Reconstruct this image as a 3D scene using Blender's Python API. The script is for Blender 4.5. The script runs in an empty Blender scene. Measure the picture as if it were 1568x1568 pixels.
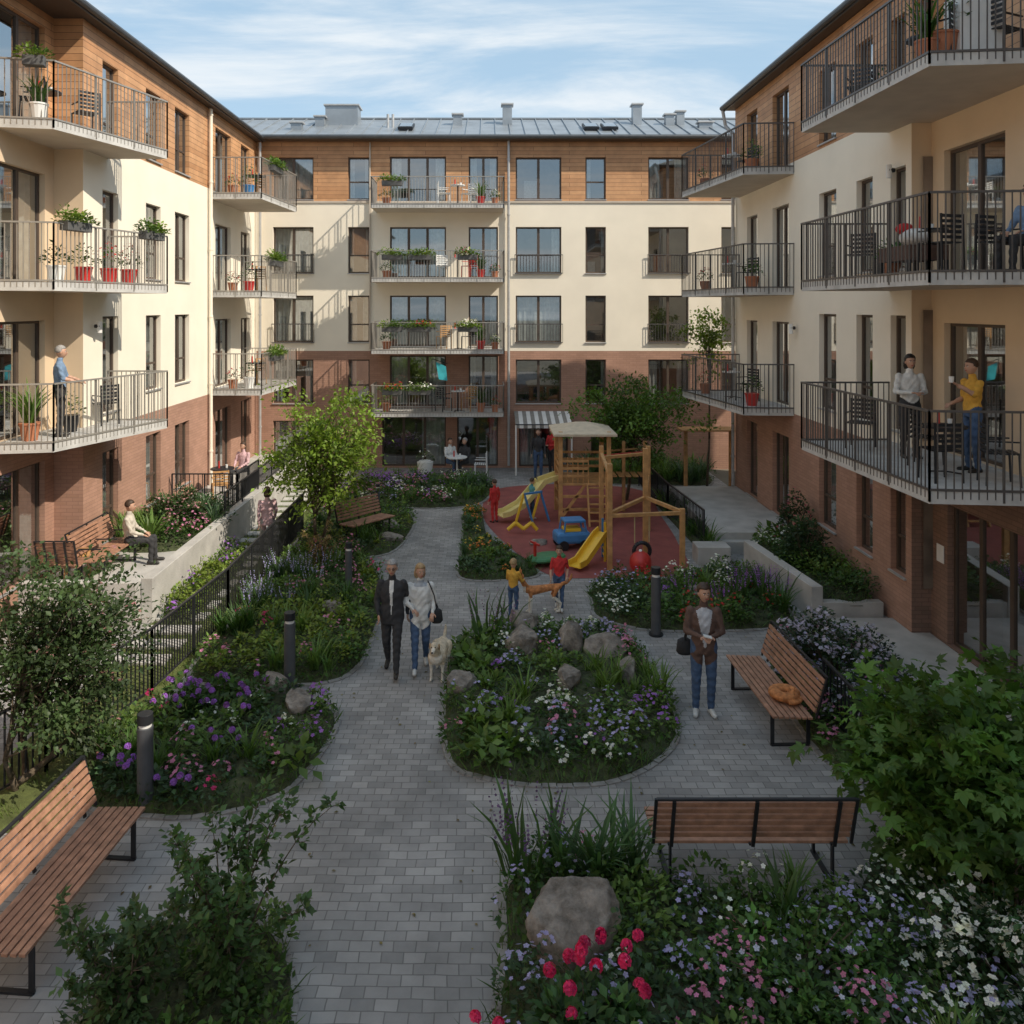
import bpy, math, random
import numpy as np
from mathutils import Vector, Matrix
R=random.Random(11); rng=np.random.default_rng(5)
scene=bpy.context.scene
V=Vector
# ------------------------------------------------------------------ materials
MATS={}
def nt(name):
    m=bpy.data.materials.new(name); m.use_nodes=True
    n=m.node_tree; b=n.nodes['Principled BSDF']; return m,n,b
def M(name,col,rough=.6,metal=0.,var=.12,scale=6.,bump=0.,bscale=40.,spec=.5):
    if name in MATS: return MATS[name]
    m,n,b=nt(name); N=n.nodes; L=n.links
    b.inputs['Roughness'].default_value=rough; b.inputs['Metallic'].default_value=metal
    b.inputs['Specular IOR Level'].default_value=spec
    tc=N.new('ShaderNodeTexCoord')
    no=N.new('ShaderNodeTexNoise'); no.inputs['Scale'].default_value=scale; no.inputs['Detail'].default_value=6
    L.new(tc.outputs['Object'],no.inputs['Vector'])
    mx=N.new('ShaderNodeMix'); mx.data_type='RGBA'
    mr=N.new('ShaderNodeMapRange'); mr.inputs[1].default_value=.3; mr.inputs[2].default_value=.7
    L.new(no.outputs['Fac'],mr.inputs[0]); L.new(mr.outputs[0],mx.inputs[0])
    mx.inputs[6].default_value=(*[c*(1-var) for c in col],1); mx.inputs[7].default_value=(*[min(1,c*(1+var)) for c in col],1)
    L.new(mx.outputs[2],b.inputs['Base Color'])
    if bump:
        n2=N.new('ShaderNodeTexNoise'); n2.inputs['Scale'].default_value=bscale; n2.inputs['Detail'].default_value=5
        L.new(tc.outputs['Object'],n2.inputs['Vector'])
        bp=N.new('ShaderNodeBump'); bp.inputs['Strength'].default_value=bump; bp.inputs['Distance'].default_value=.02
        L.new(n2.outputs['Fac'],bp.inputs['Height']); L.new(bp.outputs[0],b.inputs['Normal'])
    MATS[name]=m; return m
def brickmat(name,c1,c2,mort,bw,bh,msize,rough=.8,wall=True,bump=.4,sc=1.,big=.25,offset=.5):
    m,n,b=nt(name); N=n.nodes; L=n.links
    b.inputs['Roughness'].default_value=rough
    tc=N.new('ShaderNodeTexCoord'); sp=N.new('ShaderNodeSeparateXYZ'); L.new(tc.outputs['Object'],sp.inputs[0])
    co=N.new('ShaderNodeCombineXYZ')
    if wall:
        ad=N.new('ShaderNodeMath'); L.new(sp.outputs[0],ad.inputs[0]); L.new(sp.outputs[1],ad.inputs[1])
        L.new(ad.outputs[0],co.inputs[0]); L.new(sp.outputs[2],co.inputs[1])
    else:
        L.new(sp.outputs[0],co.inputs[0]); L.new(sp.outputs[1],co.inputs[1])
        # slight waviness of the hand-laid courses
        wn=N.new('ShaderNodeTexNoise'); wn.inputs['Scale'].default_value=1.3; L.new(tc.outputs['Object'],wn.inputs['Vector'])
        wm=N.new('ShaderNodeVectorMath'); wm.operation='SCALE'; wm.inputs['Scale'].default_value=.07; L.new(wn.outputs['Color'],wm.inputs[0])
        wa=N.new('ShaderNodeVectorMath'); L.new(co.outputs[0],wa.inputs[0]); L.new(wm.outputs[0],wa.inputs[1])
        co=wa
    br=N.new('ShaderNodeTexBrick'); br.inputs['Scale'].default_value=1; br.offset=offset
    br.inputs['Color1'].default_value=(*c1,1); br.inputs['Color2'].default_value=(*c2,1); br.inputs['Mortar'].default_value=(*mort,1)
    br.inputs['Brick Width'].default_value=bw; br.inputs['Row Height'].default_value=bh
    br.inputs['Mortar Size'].default_value=msize; br.inputs['Mortar Smooth'].default_value=.3; br.inputs['Bias'].default_value=0
    L.new(co.outputs[0],br.inputs['Vector'])
    no=N.new('ShaderNodeTexNoise'); no.inputs['Scale'].default_value=sc; no.inputs['Detail'].default_value=8; no.inputs['Roughness'].default_value=.65
    L.new(tc.outputs['Object'],no.inputs['Vector'])
    mr=N.new('ShaderNodeMapRange'); mr.inputs[1].default_value=.3; mr.inputs[2].default_value=.7; mr.inputs[3].default_value=1-big; mr.inputs[4].default_value=1+big
    L.new(no.outputs['Fac'],mr.inputs[0])
    vm=N.new('ShaderNodeVectorMath'); vm.operation='SCALE'; L.new(br.outputs['Color'],vm.inputs[0]); L.new(mr.outputs[0],vm.inputs['Scale'])
    L.new(vm.outputs[0],b.inputs['Base Color'])
    bp=N.new('ShaderNodeBump'); bp.inputs['Strength'].default_value=bump; bp.inputs['Distance'].default_value=.01; bp.invert=True
    n2=N.new('ShaderNodeTexNoise'); n2.inputs['Scale'].default_value=60; L.new(tc.outputs['Object'],n2.inputs['Vector'])
    ma=N.new('ShaderNodeMath'); ma.operation='MULTIPLY_ADD'; ma.inputs[1].default_value=.35
    L.new(n2.outputs['Fac'],ma.inputs[0]); L.new(br.outputs['Fac'],ma.inputs[2])
    L.new(ma.outputs[0],bp.inputs['Height']); L.new(bp.outputs[0],b.inputs['Normal'])
    MATS[name]=m; return m
paving=brickmat('paving_stone',(.225,.22,.215),(.325,.315,.305),(.155,.15,.145),.20,.125,.006,.85,False,.45,.8,.28)
wood=brickmat('wood_cladding',(.46,.235,.11),(.58,.32,.16),(.18,.09,.045),2.6,.145,.007,.55,True,.5,2.2,.2)
brick=brickmat('terracotta_brick',(.35,.20,.14),(.41,.235,.17),(.29,.17,.125),.24,.075,.006,.9,True,.3,.7,.15)
cream=M('cream_plaster',(.84,.77,.645),.9,var=.04,scale=1.1,bump=.12,bscale=90)
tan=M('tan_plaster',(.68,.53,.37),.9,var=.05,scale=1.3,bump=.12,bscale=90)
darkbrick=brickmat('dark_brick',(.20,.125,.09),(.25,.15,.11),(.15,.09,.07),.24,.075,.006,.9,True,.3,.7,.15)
conc=M('concrete',(.43,.415,.39),.85,var=.16,scale=2.5,bump=.3,bscale=30)
slabm=M('balcony_concrete',(.50,.49,.47),.8,var=.15,scale=4,bump=.25,bscale=40)
soff=M('soffit_plaster',(.56,.49,.41),.9,var=.08,scale=2)
metal=M('railing_metal',(.13,.12,.115),.45,.5,var=.1)
metalL=M('railing_galvanised',(.34,.32,.29),.45,.4,var=.1)
dark=M('dark_metal',(.035,.037,.042),.45,.5,var=.15)
framem=M('window_frame',(.085,.06,.045),.5,.1,var=.1)
zinc=M('zinc_roof',(.30,.33,.36),.42,.45,var=.16,scale=1.5)
gutter=M('gutter_metal',(.10,.105,.11),.4,.6)
zincl=M('flashing_metal',(.45,.45,.45),.4,.3)
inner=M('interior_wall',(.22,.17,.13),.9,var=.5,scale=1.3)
curt=M('curtain_fabric',(.70,.69,.66),.9,var=.2,scale=7)
slat=M('bench_slat_wood',(.34,.18,.115),.5,var=.3,scale=9,bump=.2,bscale=60)
playwood=M('play_timber',(.48,.26,.10),.6,var=.25,scale=7)
rubber=M('red_rubber',(.27,.075,.065),.9,var=.16,scale=3,bump=.3,bscale=150)
soil=M('soil',(.045,.055,.022),.95,var=.5,scale=9,bump=1,bscale=25)
grassg=M('grass_ground',(.09,.11,.03),.95,var=.4,scale=6,bump=.8,bscale=60)
groundm=M('ground_soil',(.14,.13,.10),.95,var=.3,scale=.5)
bark=M('bark',(.10,.075,.05),.9,var=.35,scale=14,bump=.6,bscale=50)
terra=M('terracotta_pot',(.42,.16,.08),.8,var=.15)
redp=M('red_glaze',(.5,.035,.03),.4)
whitep=M('white_paint',(.75,.75,.73),.45,var=.05)
yel=M('yellow_plastic',(.80,.50,.04),.4,var=.05); blu=M('blue_plastic',(.06,.22,.48),.4,var=.08)
teal=M('teal_cloth',(.05,.42,.48),.8)
canvas=M('canvas_cloth',(.60,.50,.37),.85)
orange=M('orange_fur',(.50,.20,.07),.85,var=.4,scale=18,bump=.5,bscale=70)
def rockmat():
    m,n,b=nt('boulder_stone'); N=n.nodes; L=n.links; b.inputs['Roughness'].default_value=.9
    tc=N.new('ShaderNodeTexCoord'); a=N.new('ShaderNodeTexNoise'); a.inputs['Scale'].default_value=4; a.inputs['Detail'].default_value=12; a.inputs['Roughness'].default_value=.72
    L.new(tc.outputs['Object'],a.inputs['Vector']); r=N.new('ShaderNodeValToRGB'); L.new(a.outputs['Fac'],r.inputs[0])
    r.color_ramp.elements[0].position=.36; r.color_ramp.elements[0].color=(.10,.085,.07,1); r.color_ramp.elements[1].position=.64; r.color_ramp.elements[1].color=(.36,.32,.28,1)
    L.new(r.outputs[0],b.inputs['Base Color']); bp=N.new('ShaderNodeBump'); bp.inputs['Strength'].default_value=1; bp.inputs['Distance'].default_value=.05
    L.new(a.outputs['Fac'],bp.inputs['Height']); L.new(bp.outputs[0],b.inputs['Normal']); return m
rockm=rockmat()
def glassmat():
    m,n,b=nt('window_glass'); N=n.nodes; L=n.links; N.remove(b); out=N['Material Output']
    t=N.new('ShaderNodeBsdfTransparent'); t.inputs[0].default_value=(.68,.72,.72,1)
    g=N.new('ShaderNodeBsdfGlossy'); g.inputs['Roughness'].default_value=.02; g.inputs[0].default_value=(.9,.93,.95,1)
    lw=N.new('ShaderNodeLayerWeight'); lw.inputs[0].default_value=.35
    mr=N.new('ShaderNodeMapRange'); mr.inputs[3].default_value=.28; mr.inputs[4].default_value=.9
    L.new(lw.outputs['Facing'],mr.inputs[0]); mx=N.new('ShaderNodeMixShader')
    L.new(mr.outputs[0],mx.inputs[0]); L.new(t.outputs[0],mx.inputs[1]); L.new(g.outputs[0],mx.inputs[2]); L.new(mx.outputs[0],out.inputs[0]); return m
glass=glassmat()
def folmat():
    m,n,b=nt('foliage'); N=n.nodes; L=n.links; out=N['Material Output']
    at=N.new('ShaderNodeAttribute'); at.attribute_name='Col'
    b.inputs['Roughness'].default_value=.5; b.inputs['Specular IOR Level'].default_value=.35
    L.new(at.outputs['Color'],b.inputs['Base Color'])
    tr=N.new('ShaderNodeBsdfTranslucent'); sc=N.new('ShaderNodeVectorMath'); sc.operation='MULTIPLY'; sc.inputs[1].default_value=(1.6,1.7,.8)
    L.new(at.outputs['Color'],sc.inputs[0]); L.new(sc.outputs[0],tr.inputs[0])
    mx=N.new('ShaderNodeMixShader'); mx.inputs[0].default_value=.3
    L.new(b.outputs[0],mx.inputs[1]); L.new(tr.outputs[0],mx.inputs[2]); L.new(mx.outputs[0],out.inputs[0]); return m
folm=folmat()
# ------------------------------------------------------------------ mesh builder
def empty(name,loc=(0,0,0),rot=0,parent=None):
    e=bpy.data.objects.new(name,None); e.location=loc; e.rotation_euler=(0,0,rot); e.empty_display_size=.2
    scene.collection.objects.link(e)
    if parent: e.parent=parent
    return e
class MB:
    def __init__(s): s.v=[];s.f=[];s.m=[];s.mats=[]
    def mi(s,m):
        if m not in s.mats: s.mats.append(m)
        return s.mats.index(m)
    def add(s,vs,fs,m):
        o=len(s.v); s.v+=[tuple(x) for x in vs]; k=s.mi(m)
        for f in fs: s.f.append(tuple(i+o for i in f)); s.m.append(k)
    def hexa(s,c,m): s.add(c,[(0,3,2,1),(4,5,6,7),(0,1,5,4),(1,2,6,5),(2,3,7,6),(3,0,4,7)],m)
    def box(s,x0,x1,y0,y1,z0,z1,m):
        s.hexa([(x0,y0,z0),(x1,y0,z0),(x1,y1,z0),(x0,y1,z0),(x0,y0,z1),(x1,y0,z1),(x1,y1,z1),(x0,y1,z1)],m)
    def beam(s,p0,p1,w,h,m,up=(0,0,1)):
        p0=V(p0);p1=V(p1);d=(p1-p0).normalized();u=V(up)
        if abs(d.dot(u))>.98:u=V((1,0,0))
        x=d.cross(u).normalized()*w/2; z=x.cross(d).normalized()*h/2
        s.hexa([p0-x-z,p0+x-z,p1+x-z,p1-x-z,p0-x+z,p0+x+z,p1+x+z,p1-x+z],m)
    def cyl(s,p0,p1,r0,r1,m,n=8):
        p0=V(p0);p1=V(p1);d=(p1-p0).normalized();u=V((0,0,1)) if abs(d.z)<.9 else V((1,0,0))
        x=d.cross(u).normalized();y=d.cross(x)
        vs=[];
        for p,r in((p0,r0),(p1,r1)):
            for i in range(n):
                a=2*math.pi*i/n; vs.append(p+x*math.cos(a)*r+y*math.sin(a)*r)
        fs=[(i,(i+1)%n,n+(i+1)%n,n+i) for i in range(n)]+[tuple(range(n))[::-1],tuple(range(n,2*n))]
        s.add(vs,fs,m)
    def path(s,ps,rs,m,n=6):
        for i in range(len(ps)-1): s.cyl(ps[i],ps[i+1],rs[i],rs[i+1],m,n)
    def ell(s,c,r,m,n=12,k=8,mat=None,fn=None):
        vs=[(0,0,1)];
        for j in range(1,k):
            t=math.pi*j/k
            for i in range(n):
                a=2*math.pi*i/n; vs.append((math.sin(t)*math.cos(a),math.sin(t)*math.sin(a),math.cos(t)))
        vs.append((0,0,-1)); o=[]
        for q in vs:
            q=V((q[0]*r[0],q[1]*r[1],q[2]*r[2]))
            if fn:q=fn(q)
            if mat:q=mat@q
            o.append(q+V(c))
        fs=[(0,1+i,1+(i+1)%n) for i in range(n)]
        for j in range(k-2):
            for i in range(n):
                a=1+j*n+i;b2=1+j*n+(i+1)%n; fs.append((a,a+n,b2+n,b2))
        e=len(vs)-1; fs+=[(e,1+(k-2)*n+(i+1)%n,1+(k-2)*n+i) for i in range(n)]
        s.add(o,fs,m)
    def cap(s,p0,p1,r0,r1,m,n=10):
        s.cyl(p0,p1,r0,r1,m,n); s.ell(p0,(r0,)*3,m,n,6); s.ell(p1,(r1,)*3,m,n,6)
    def loft(s,rings,m,n=16):
        vs=[];
        for c,rx,ry in rings:
            for i in range(n):
                a=2*math.pi*i/n; vs.append(V(c)+V((math.cos(a)*rx,math.sin(a)*ry,0)))
        fs=[]
        for j in range(len(rings)-1):
            for i in range(n): fs.append((j*n+i,j*n+(i+1)%n,(j+1)*n+(i+1)%n,(j+1)*n+i))
        fs+=[tuple(range(n))[::-1],tuple(range((len(rings)-1)*n,len(rings)*n))]
        s.add(vs,fs,m)
    def obj(s,name,parent=None,loc=None,rot=0,smooth=False,bevel=0):
        me=bpy.data.meshes.new(name); me.from_pydata(s.v,[],s.f)
        for m in s.mats: me.materials.append(m)
        me.polygons.foreach_set('material_index',s.m)
        if smooth: me.polygons.foreach_set('use_smooth',[True]*len(s.f))
        me.update(); ob=bpy.data.objects.new(name,me); scene.collection.objects.link(ob)
        if parent: ob.parent=parent
        if loc is not None: ob.location=loc
        ob.rotation_euler[2]=rot
        if bevel:
            b=ob.modifiers.new('bevel','BEVEL'); b.width=bevel; b.segments=2; b.limit_method='ANGLE'
        return ob
# ------------------------------------------------------------------ people and animals
def fabric(col,tag): return M('cloth_'+tag,col,.85,var=.18,scale=14,bump=.3,bscale=60)
SK=M('skin',(.50,.29,.20),.5,var=.05); EYE=M('eye_dark',(.02,.015,.012),.3); LIP=M('lips',(.36,.10,.09),.5)
HGREY=M('hair_grey',(.30,.29,.28),.7,var=.35,scale=60); HBR=M('hair_brown',(.05,.027,.015),.6,var=.3,scale=60)
HBL=M('hair_blond',(.36,.24,.12),.6,var=.4,scale=60); HBK=M('hair_black',(.015,.012,.01),.5,var=.3,scale=60)
def std():
    J=dict(pel=(0,0,.95),chest=(0,0,1.22),neck=(0,-.01,1.44),head=(0,.02,1.625))
    for s,k in((-1,'L'),(1,'R')):
        J['sh'+k]=(.175*s,0,1.385);J['el'+k]=(.225*s,-.03,1.11);J['wr'+k]=(.235*s,.06,.87)
        J['hi'+k]=(.09*s,0,.91);J['kn'+k]=(.1*s,.02,.50);J['an'+k]=(.1*s,-.02,.09);J['to'+k]=(.125*s,.13,.035)
    return J
WALK=dict(knL=(-.09,.16,.53),anL=(-.09,.26,.12),toL=(-.1,.41,.085),knR=(.09,.02,.5),anR=(.09,-.2,.14),toR=(.1,-.07,.04),
  elL=(-.23,-.1,1.12),wrL=(-.23,-.12,.87),elR=(.23,.03,1.12),wrR=(.22,.18,.9))
SIT=dict(pel=(0,0,.52),chest=(0,-.03,.80),neck=(0,-.03,1.02),head=(0,0,1.20),shL=(-.175,-.03,.965),shR=(.175,-.03,.965),
 elL=(-.22,.06,.72),elR=(.22,.06,.72),wrL=(-.12,.27,.62),wrR=(.12,.27,.62),hiL=(-.09,.02,.50),hiR=(.09,.02,.50),
 knL=(-.12,.44,.50),knR=(.12,.44,.50),anL=(-.12,.47,.09),anR=(.13,.42,.09),toL=(-.14,.62,.035),toR=(.16,.57,.035))
HOLD=dict(elL=(-.235,.03,1.12),elR=(.235,.03,1.12),wrL=(-.07,.26,1.13),wrR=(.07,.26,1.13))
RAIL=dict(elL=(-.26,.08,1.14),elR=(.26,.08,1.14),wrL=(-.22,.3,1.07),wrR=(.22,.3,1.07))
def frame(d):
    d=V(d).normalized();u=V((0,0,1)) if abs(d.z)<.9 else V((0,1,0)); x=d.cross(u).normalized(); return d,x,x.cross(d)
def person(name,loc,rot,h=1.75,pose=None,top=None,bottom=None,shoe=None,sleeve=None,hair=HBR,long=False,inner_shirt=None,coat=0.,headk=1.,turn=0.,fat=1.,skin=SK,sw=.05,glasses=False,scarf=None):
    J=std(); J.update(pose or {}); k=h/1.75
    J={a:V(b)*k for a,b in J.items()}
    sit=J['pel'].z<.7*k
    b=MB(); T=top; rings=[]; pel,ch,nk=J['pel'],J['chest'],J['neck']; f=k*fat; g=1+min(coat,.1)
    low=pel+V((0,0,-.09-coat*1.0))*k
    rings=[(low,.158*f*g,.118*f*g),(pel,.165*f*g,.12*f*g),(pel.lerp(ch,.5),.142*f*g,.105*f*g),(ch,.165*f*g,.12*f*g),(ch.lerp(nk,.55),.175*f,.108*f),(ch.lerp(nk,.85),.12*f,.075*f),(nk,.062*k,.058*k),(nk.lerp(J['head'],.45),.053*k,.053*k)]
    if sit: rings[0]=(pel+V((0,.02,-.1))*k,.17*f,.14*f)
    b.loft(rings,T)
    seg=[(pel+V((0,0,.06))*k,ch,.13*f,T),(ch,nk,.12*f,T),(nk+V((0,0,.035))*k,J['head'],.05*k,skin)]
    if coat: seg.append((low,pel,.16*f*g,T))
    seg.append((J['hiL'],J['hiR'],.115*f,bottom))
    for s in 'LR':
        sh,el,wr=J['sh'+s],J['el'+s],J['wr'+s]
        b.cap(sh,el,.058*f,.046*f,T); b.cap(el,wr,.045*f,.030*k,T)
        hi,kn,an,to=J['hi'+s],J['kn'+s],J['an'+s],J['to'+s]
        b.cap(hi,kn,.09*f,.064*f,bottom); b.cap(kn,an,.063*f,.047*k,bottom)
        heel=an+(an-to)*V((.25,.25,0))*1.0; heel.z=an.z-.045*k
        if heel.z<.04*k: heel.z=.04*k
        b.cap(heel,to,.044*k,.036*k,shoe); b.cap(an,heel,.04*k,.042*k,shoe)
        seg+=[(sh,el,.05*f,T),(el,wr,.036*f,sleeve or T),(hi,kn,.075*f,bottom),(kn,an,.05*f,bottom),(heel,to,.045*k,shoe)]
    o=b.obj(name+'_tmp'); r=o.modifiers.new('r','REMESH'); r.mode='VOXEL'; r.voxel_size=.0135
    sm=o.modifiers.new('s','SMOOTH'); sm.factor=.5; sm.iterations=3
    dg=bpy.context.evaluated_depsgraph_get(); me=bpy.data.meshes.new_from_object(o.evaluated_get(dg))
    bpy.data.objects.remove(o)
    me.materials.clear(); ml=[]
    for s_ in seg:
        if s_[3] not in ml: ml.append(s_[3])
    for e_ in (inner_shirt,scarf):
        if e_ and e_ not in ml: ml.append(e_)
    for m in ml: me.materials.append(m)
    # cloth folds: small displacement on clothed vertices
    nv=len(me.vertices); P=np.empty(nv*3); me.vertices.foreach_get('co',P); P=P.reshape(-1,3); Nn=np.empty(nv*3); me.vertices.foreach_get('normal',Nn); Nn=Nn.reshape(-1,3)
    wv=.0045*np.sin(P[:,2]*48+5*np.sin(P[:,0]*14)+4*np.sin(P[:,1]*17))*(P[:,2]<nk.z-.03)*(P[:,2]>.1)
    me.vertices.foreach_set('co',(P+Nn*wv[:,None]).ravel())
    n=len(me.polygons); C=np.empty(n*3); me.polygons.foreach_get('center',C); C=C.reshape(-1,3)
    best=np.full(n,1e9); idx=np.zeros(n,int)
    for a,c,rr,m in seg:
        a=np.array(a);c=np.array(c);d=c-a; t=np.clip(((C-a)@d)/max(1e-9,(d@d)),0,1)
        ds=np.linalg.norm(C-(a+t[:,None]*d),axis=1)-rr; w=ds<best; best[w]=ds[w]; idx[w]=ml.index(m)
    if inner_shirt:
        fr=(np.abs(C[:,0]-ch.x)<sw*k*np.clip(.15+ 1.9*(C[:,2]-pel.z),.1,1.3))&(C[:,1]>ch.y+.045)&(C[:,2]>pel.z-.02)&(C[:,2]<nk.z+.0)&(idx==ml.index(T))
        idx[fr]=ml.index(inner_shirt)
    if scarf: idx[(C[:,2]>nk.z-.05*k)&(C[:,2]<nk.z+.04*k)&(np.abs(C[:,0])<.1)]=ml.index(scarf)
    me.polygons.foreach_set('material_index',idx.astype(np.int32)); me.polygons.foreach_set('use_smooth',[True]*n)
    E=empty(name,loc,rot)
    ob=bpy.data.objects.new('body',me); scene.collection.objects.link(ob); ob.parent=E
    # head
    hb=MB(); q=k*headk; hc=J['head']; Rm=Matrix.Rotation(turn,3,'Z')
    def hf(p):
        z=p.z/(.118*q)
        if z<0: p.x*=1+.32*z; p.y*=1+.12*z
        if p.y>0 and z<-.1: p.y+=.010*q*(-z)
        if abs(p.x)<.02*q and p.y>.06*q and -.35<z<.12: p.y+=.018*q*(1-abs(z+.15)/.3)
        if abs(abs(p.x)-.03*q)<.015*q and p.y>.05*q and 0<z<.2: p.y-=.006*q
        return p
    hb.ell(hc,(.076*q,.094*q,.118*q),skin,20,16,Rm,hf)
    def hp(x,y,z): return hc+Rm@V((x*q,y*q,z*q))
    for s in(-1,1):
        hb.ell(hp(.029*s,.079,.008),(.0125*q,.009*q,.008*q),whitep,8,6,Rm); hb.ell(hp(.029*s,.086,.008),(.0075*q,.006*q,.007*q),EYE,6,5,Rm)
        hb.beam(hp(.014*s,.091,.028),hp(.045*s,.084,.029),.007*q,.008*q,hair)
        hb.ell(hp(.078*s,0,-.005),(.010*q,.018*q,.03*q),skin,8,6,Rm)
        if glasses: hb.path([hp(.03*s+.018*math.cos(t),.097,.006+.015*math.sin(t)) for t in np.linspace(0,6.283,9)],[.003]*9,EYE,4); hb.beam(hp(.048*s,.095,.01),hp(.08*s,.0,.01),.004,.004,EYE)
    hb.ell(hp(0,.100,-.022),(.011*q,.013*q,.016*q),skin,8,6,Rm)
    hb.ell(hp(0,.086,-.055),(.023*q,.008*q,.008*q),LIP,8,5,Rm)
    def hairf(p):
        if p.y>0.02*q and p.z<.022*q: p.y=.02*q+ (p.y-.02*q)*.12
        if p.z<-.02*q and not long: p.z=-.02*q+(p.z+.02*q)*.4; 
        if p.y>.03*q and p.z<.0*q: p.x*=.85
        p=p+V((math.sin(p.z*300),math.sin(p.x*330),math.sin(p.x*210+p.y*180)))*.003
        return p
    hb.ell(hp(0,-.012,.034),(.089*q,.104*q,.106*q),hair,24,16,Rm,hairf)
    if long: hb.loft([(hp(0,-.05,-.12),.075*q,.035*q),(hp(0,-.045,-.08),.094*q,.055*q),(hp(0,-.04,-.02),.096*q,.068*q),(hp(0,-.03,.05),.08*q,.06*q)],hair,14)
    hb.obj('head',E,smooth=True)
    # hands
    hb=MB()
    for s,sg in(('L',-1),('R',1)):
        el,wr=J['el'+s],J['wr'+s]; d,x,u=frame(wr-el)
        if sg<0:x=-x
        w=u if abs(d.z)>.7 else x; nrm=d.cross(w).normalized()
        B=Matrix((w,nrm,d)).transposed()
        hb.ell(wr+d*.045*k,(.038*k,.017*k,.055*k),skin,10,7,B)
        for i,(off,ln) in enumerate(((-.027,.062),(-.009,.072),(.009,.078),(.027,.068))):
            p0=wr+d*.082*k+w*off*k; p1=p0+(d*.8+nrm*.25*sg).normalized()*ln*.5*k; p2=p1+(d*.55+nrm*.7*sg).normalized()*ln*.5*k
            hb.path([p0,p1,p2],[.0095*k,.0088*k,.0065*k],skin,6)
        p0=wr+d*.03*k+w*.032*k; p1=p0+(d*.6+w*.7).normalized()*.035*k; hb.path([p0,p1,p1+(d*.9+w*.2)*.03*k],[.012*k,.010*k,.008*k],skin,6)
    hb.obj('hands',E,smooth=True)
    return E,J
def remesh(b,name,parent,vox=.014,it=3,mats=None,fn=None):
    o=b.obj(name+'_t'); r=o.modifiers.new('r','REMESH'); r.mode='VOXEL'; r.voxel_size=vox
    sm=o.modifiers.new('s','SMOOTH'); sm.factor=.5; sm.iterations=it
    dg=bpy.context.evaluated_depsgraph_get(); me=bpy.data.meshes.new_from_object(o.evaluated_get(dg)); bpy.data.objects.remove(o)
    me.materials.clear()
    for m in mats: me.materials.append(m)
    n=len(me.polygons); C=np.empty(n*3); me.polygons.foreach_get('center',C); C=C.reshape(-1,3)
    me.polygons.foreach_set('material_index',(fn(C) if fn else np.zeros(n)).astype(np.int32)); me.polygons.foreach_set('use_smooth',[True]*n)
    ob=bpy.data.objects.new(name,me); scene.collection.objects.link(ob); ob.parent=parent; return ob
def dog(name,loc,rot,h,furA,furB,slim=1.,earup=False):
    # faces +y, shoulder height h
    E=empty(name,loc,rot); b=MB(); k=h/.55; s=slim
    def P(x,y,z): return V((x*k,y*k,z*k))
    L=[((0,-.32,.46),.085*s),((0,-.18,.45),.10*s),((0,0,.43),.115*s),((0,.16,.41),.135*s),((0,.27,.44),.115*s)]
    for i in range(4): b.cap(P(*L[i][0]),P(*L[i+1][0]),L[i][1]*k,L[i+1][1]*k,furA,12)
    b.cap(P(0,.28,.47),P(0,.38,.63),.09*k*s,.07*k*s,furA,10)
    b.ell(P(0,.41,.67),(.075*k,.09*k,.075*k),furA,12,8); b.cap(P(0,.46,.655),P(0,.56,.63),.045*k,.032*k,furA,8)
    for sx in(-1,1):
        x=.085*sx*s
        b.cap(P(x,.22,.42),P(x,.2,.27),.055*k*s,.036*k*s,furA,8); b.cap(P(x,.2,.27),P(x,.215,.04),.032*k,.024*k,furA,8); b.cap(P(x,.215,.03),P(x,.265,.025),.028*k,.024*k,furA,8)
        b.cap(P(x,-.27,.44),P(x,-.2,.28),.075*k*s,.05*k*s,furA,8); b.cap(P(x,-.2,.28),P(x,-.34,.17),.04*k*s,.026*k,furA,8); b.cap(P(x,-.34,.17),P(x,-.31,.04),.025*k,.023*k,furA,8); b.cap(P(x,-.31,.03),P(x,-.26,.025),.026*k,.024*k,furA,8)
    b.path([P(0,-.36,.5),P(0,-.46,.52),P(0,-.54,.6),P(0,-.56,.68)],[.035*k,.032*k,.028*k,.015*k],furA,8)
    remesh(b,'body',E,.013,3,[furA,furB],lambda C:((C[:,2]<.3*k)|((C[:,1]>.5*k))|((C[:,1]>.3*k)&(C[:,2]<.5*k))).astype(int))
    d=MB()
    for sx in(-1,1):
        if earup: d.cyl(P(.045*sx,.39,.72),P(.06*sx,.38,.82),.028*k,.003,furA,6)
        else: d.ell(P(.078*sx,.39,.665),(.018*k,.034*k,.055*k),EARB,8,6)
        d.ell(P(.032*sx,.49,.69),(.012*k,)*3,EYE,6,5)
    d.ell(P(0,.592,.64),(.02*k,.014*k,.015*k),EYE,8,6)
    d.obj('face',E,smooth=True)
EARB=M('tan_fur',(.36,.23,.12),.9,var=.3,scale=25)
F=fabric
charc=F((.035,.035,.038),'charcoal'); whitec=F((.66,.66,.64),'white'); denim=F((.055,.10,.19),'denim'); blackc=F((.02,.02,.022),'black')
shoeb=M('shoe_black',(.02,.018,.016),.5); shoew=M('shoe_white',(.6,.6,.58),.6); redc=F((.50,.03,.03),'red'); yelc=F((.62,.34,.05),'ochre')
pinkc=F((.55,.36,.38),'pink'); bluec=F((.16,.24,.36),'blue'); greyc=F((.3,.3,.3),'grey'); brownc=F((.11,.065,.05),'brown'); tealc=F((.08,.28,.3),'teal')
w=dict(WALK); w.update(elR=(.24,.0,1.13),wrR=(.20,.12,.93))
person('elderly_man',(-1.50,13.0,0),math.pi+.0,1.78,w,charc,charc,shoeb,inner_shirt=whitec,hair=HGREY,coat=.08,fat=1.08,sw=.034,glasses=True)
w2={}
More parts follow.
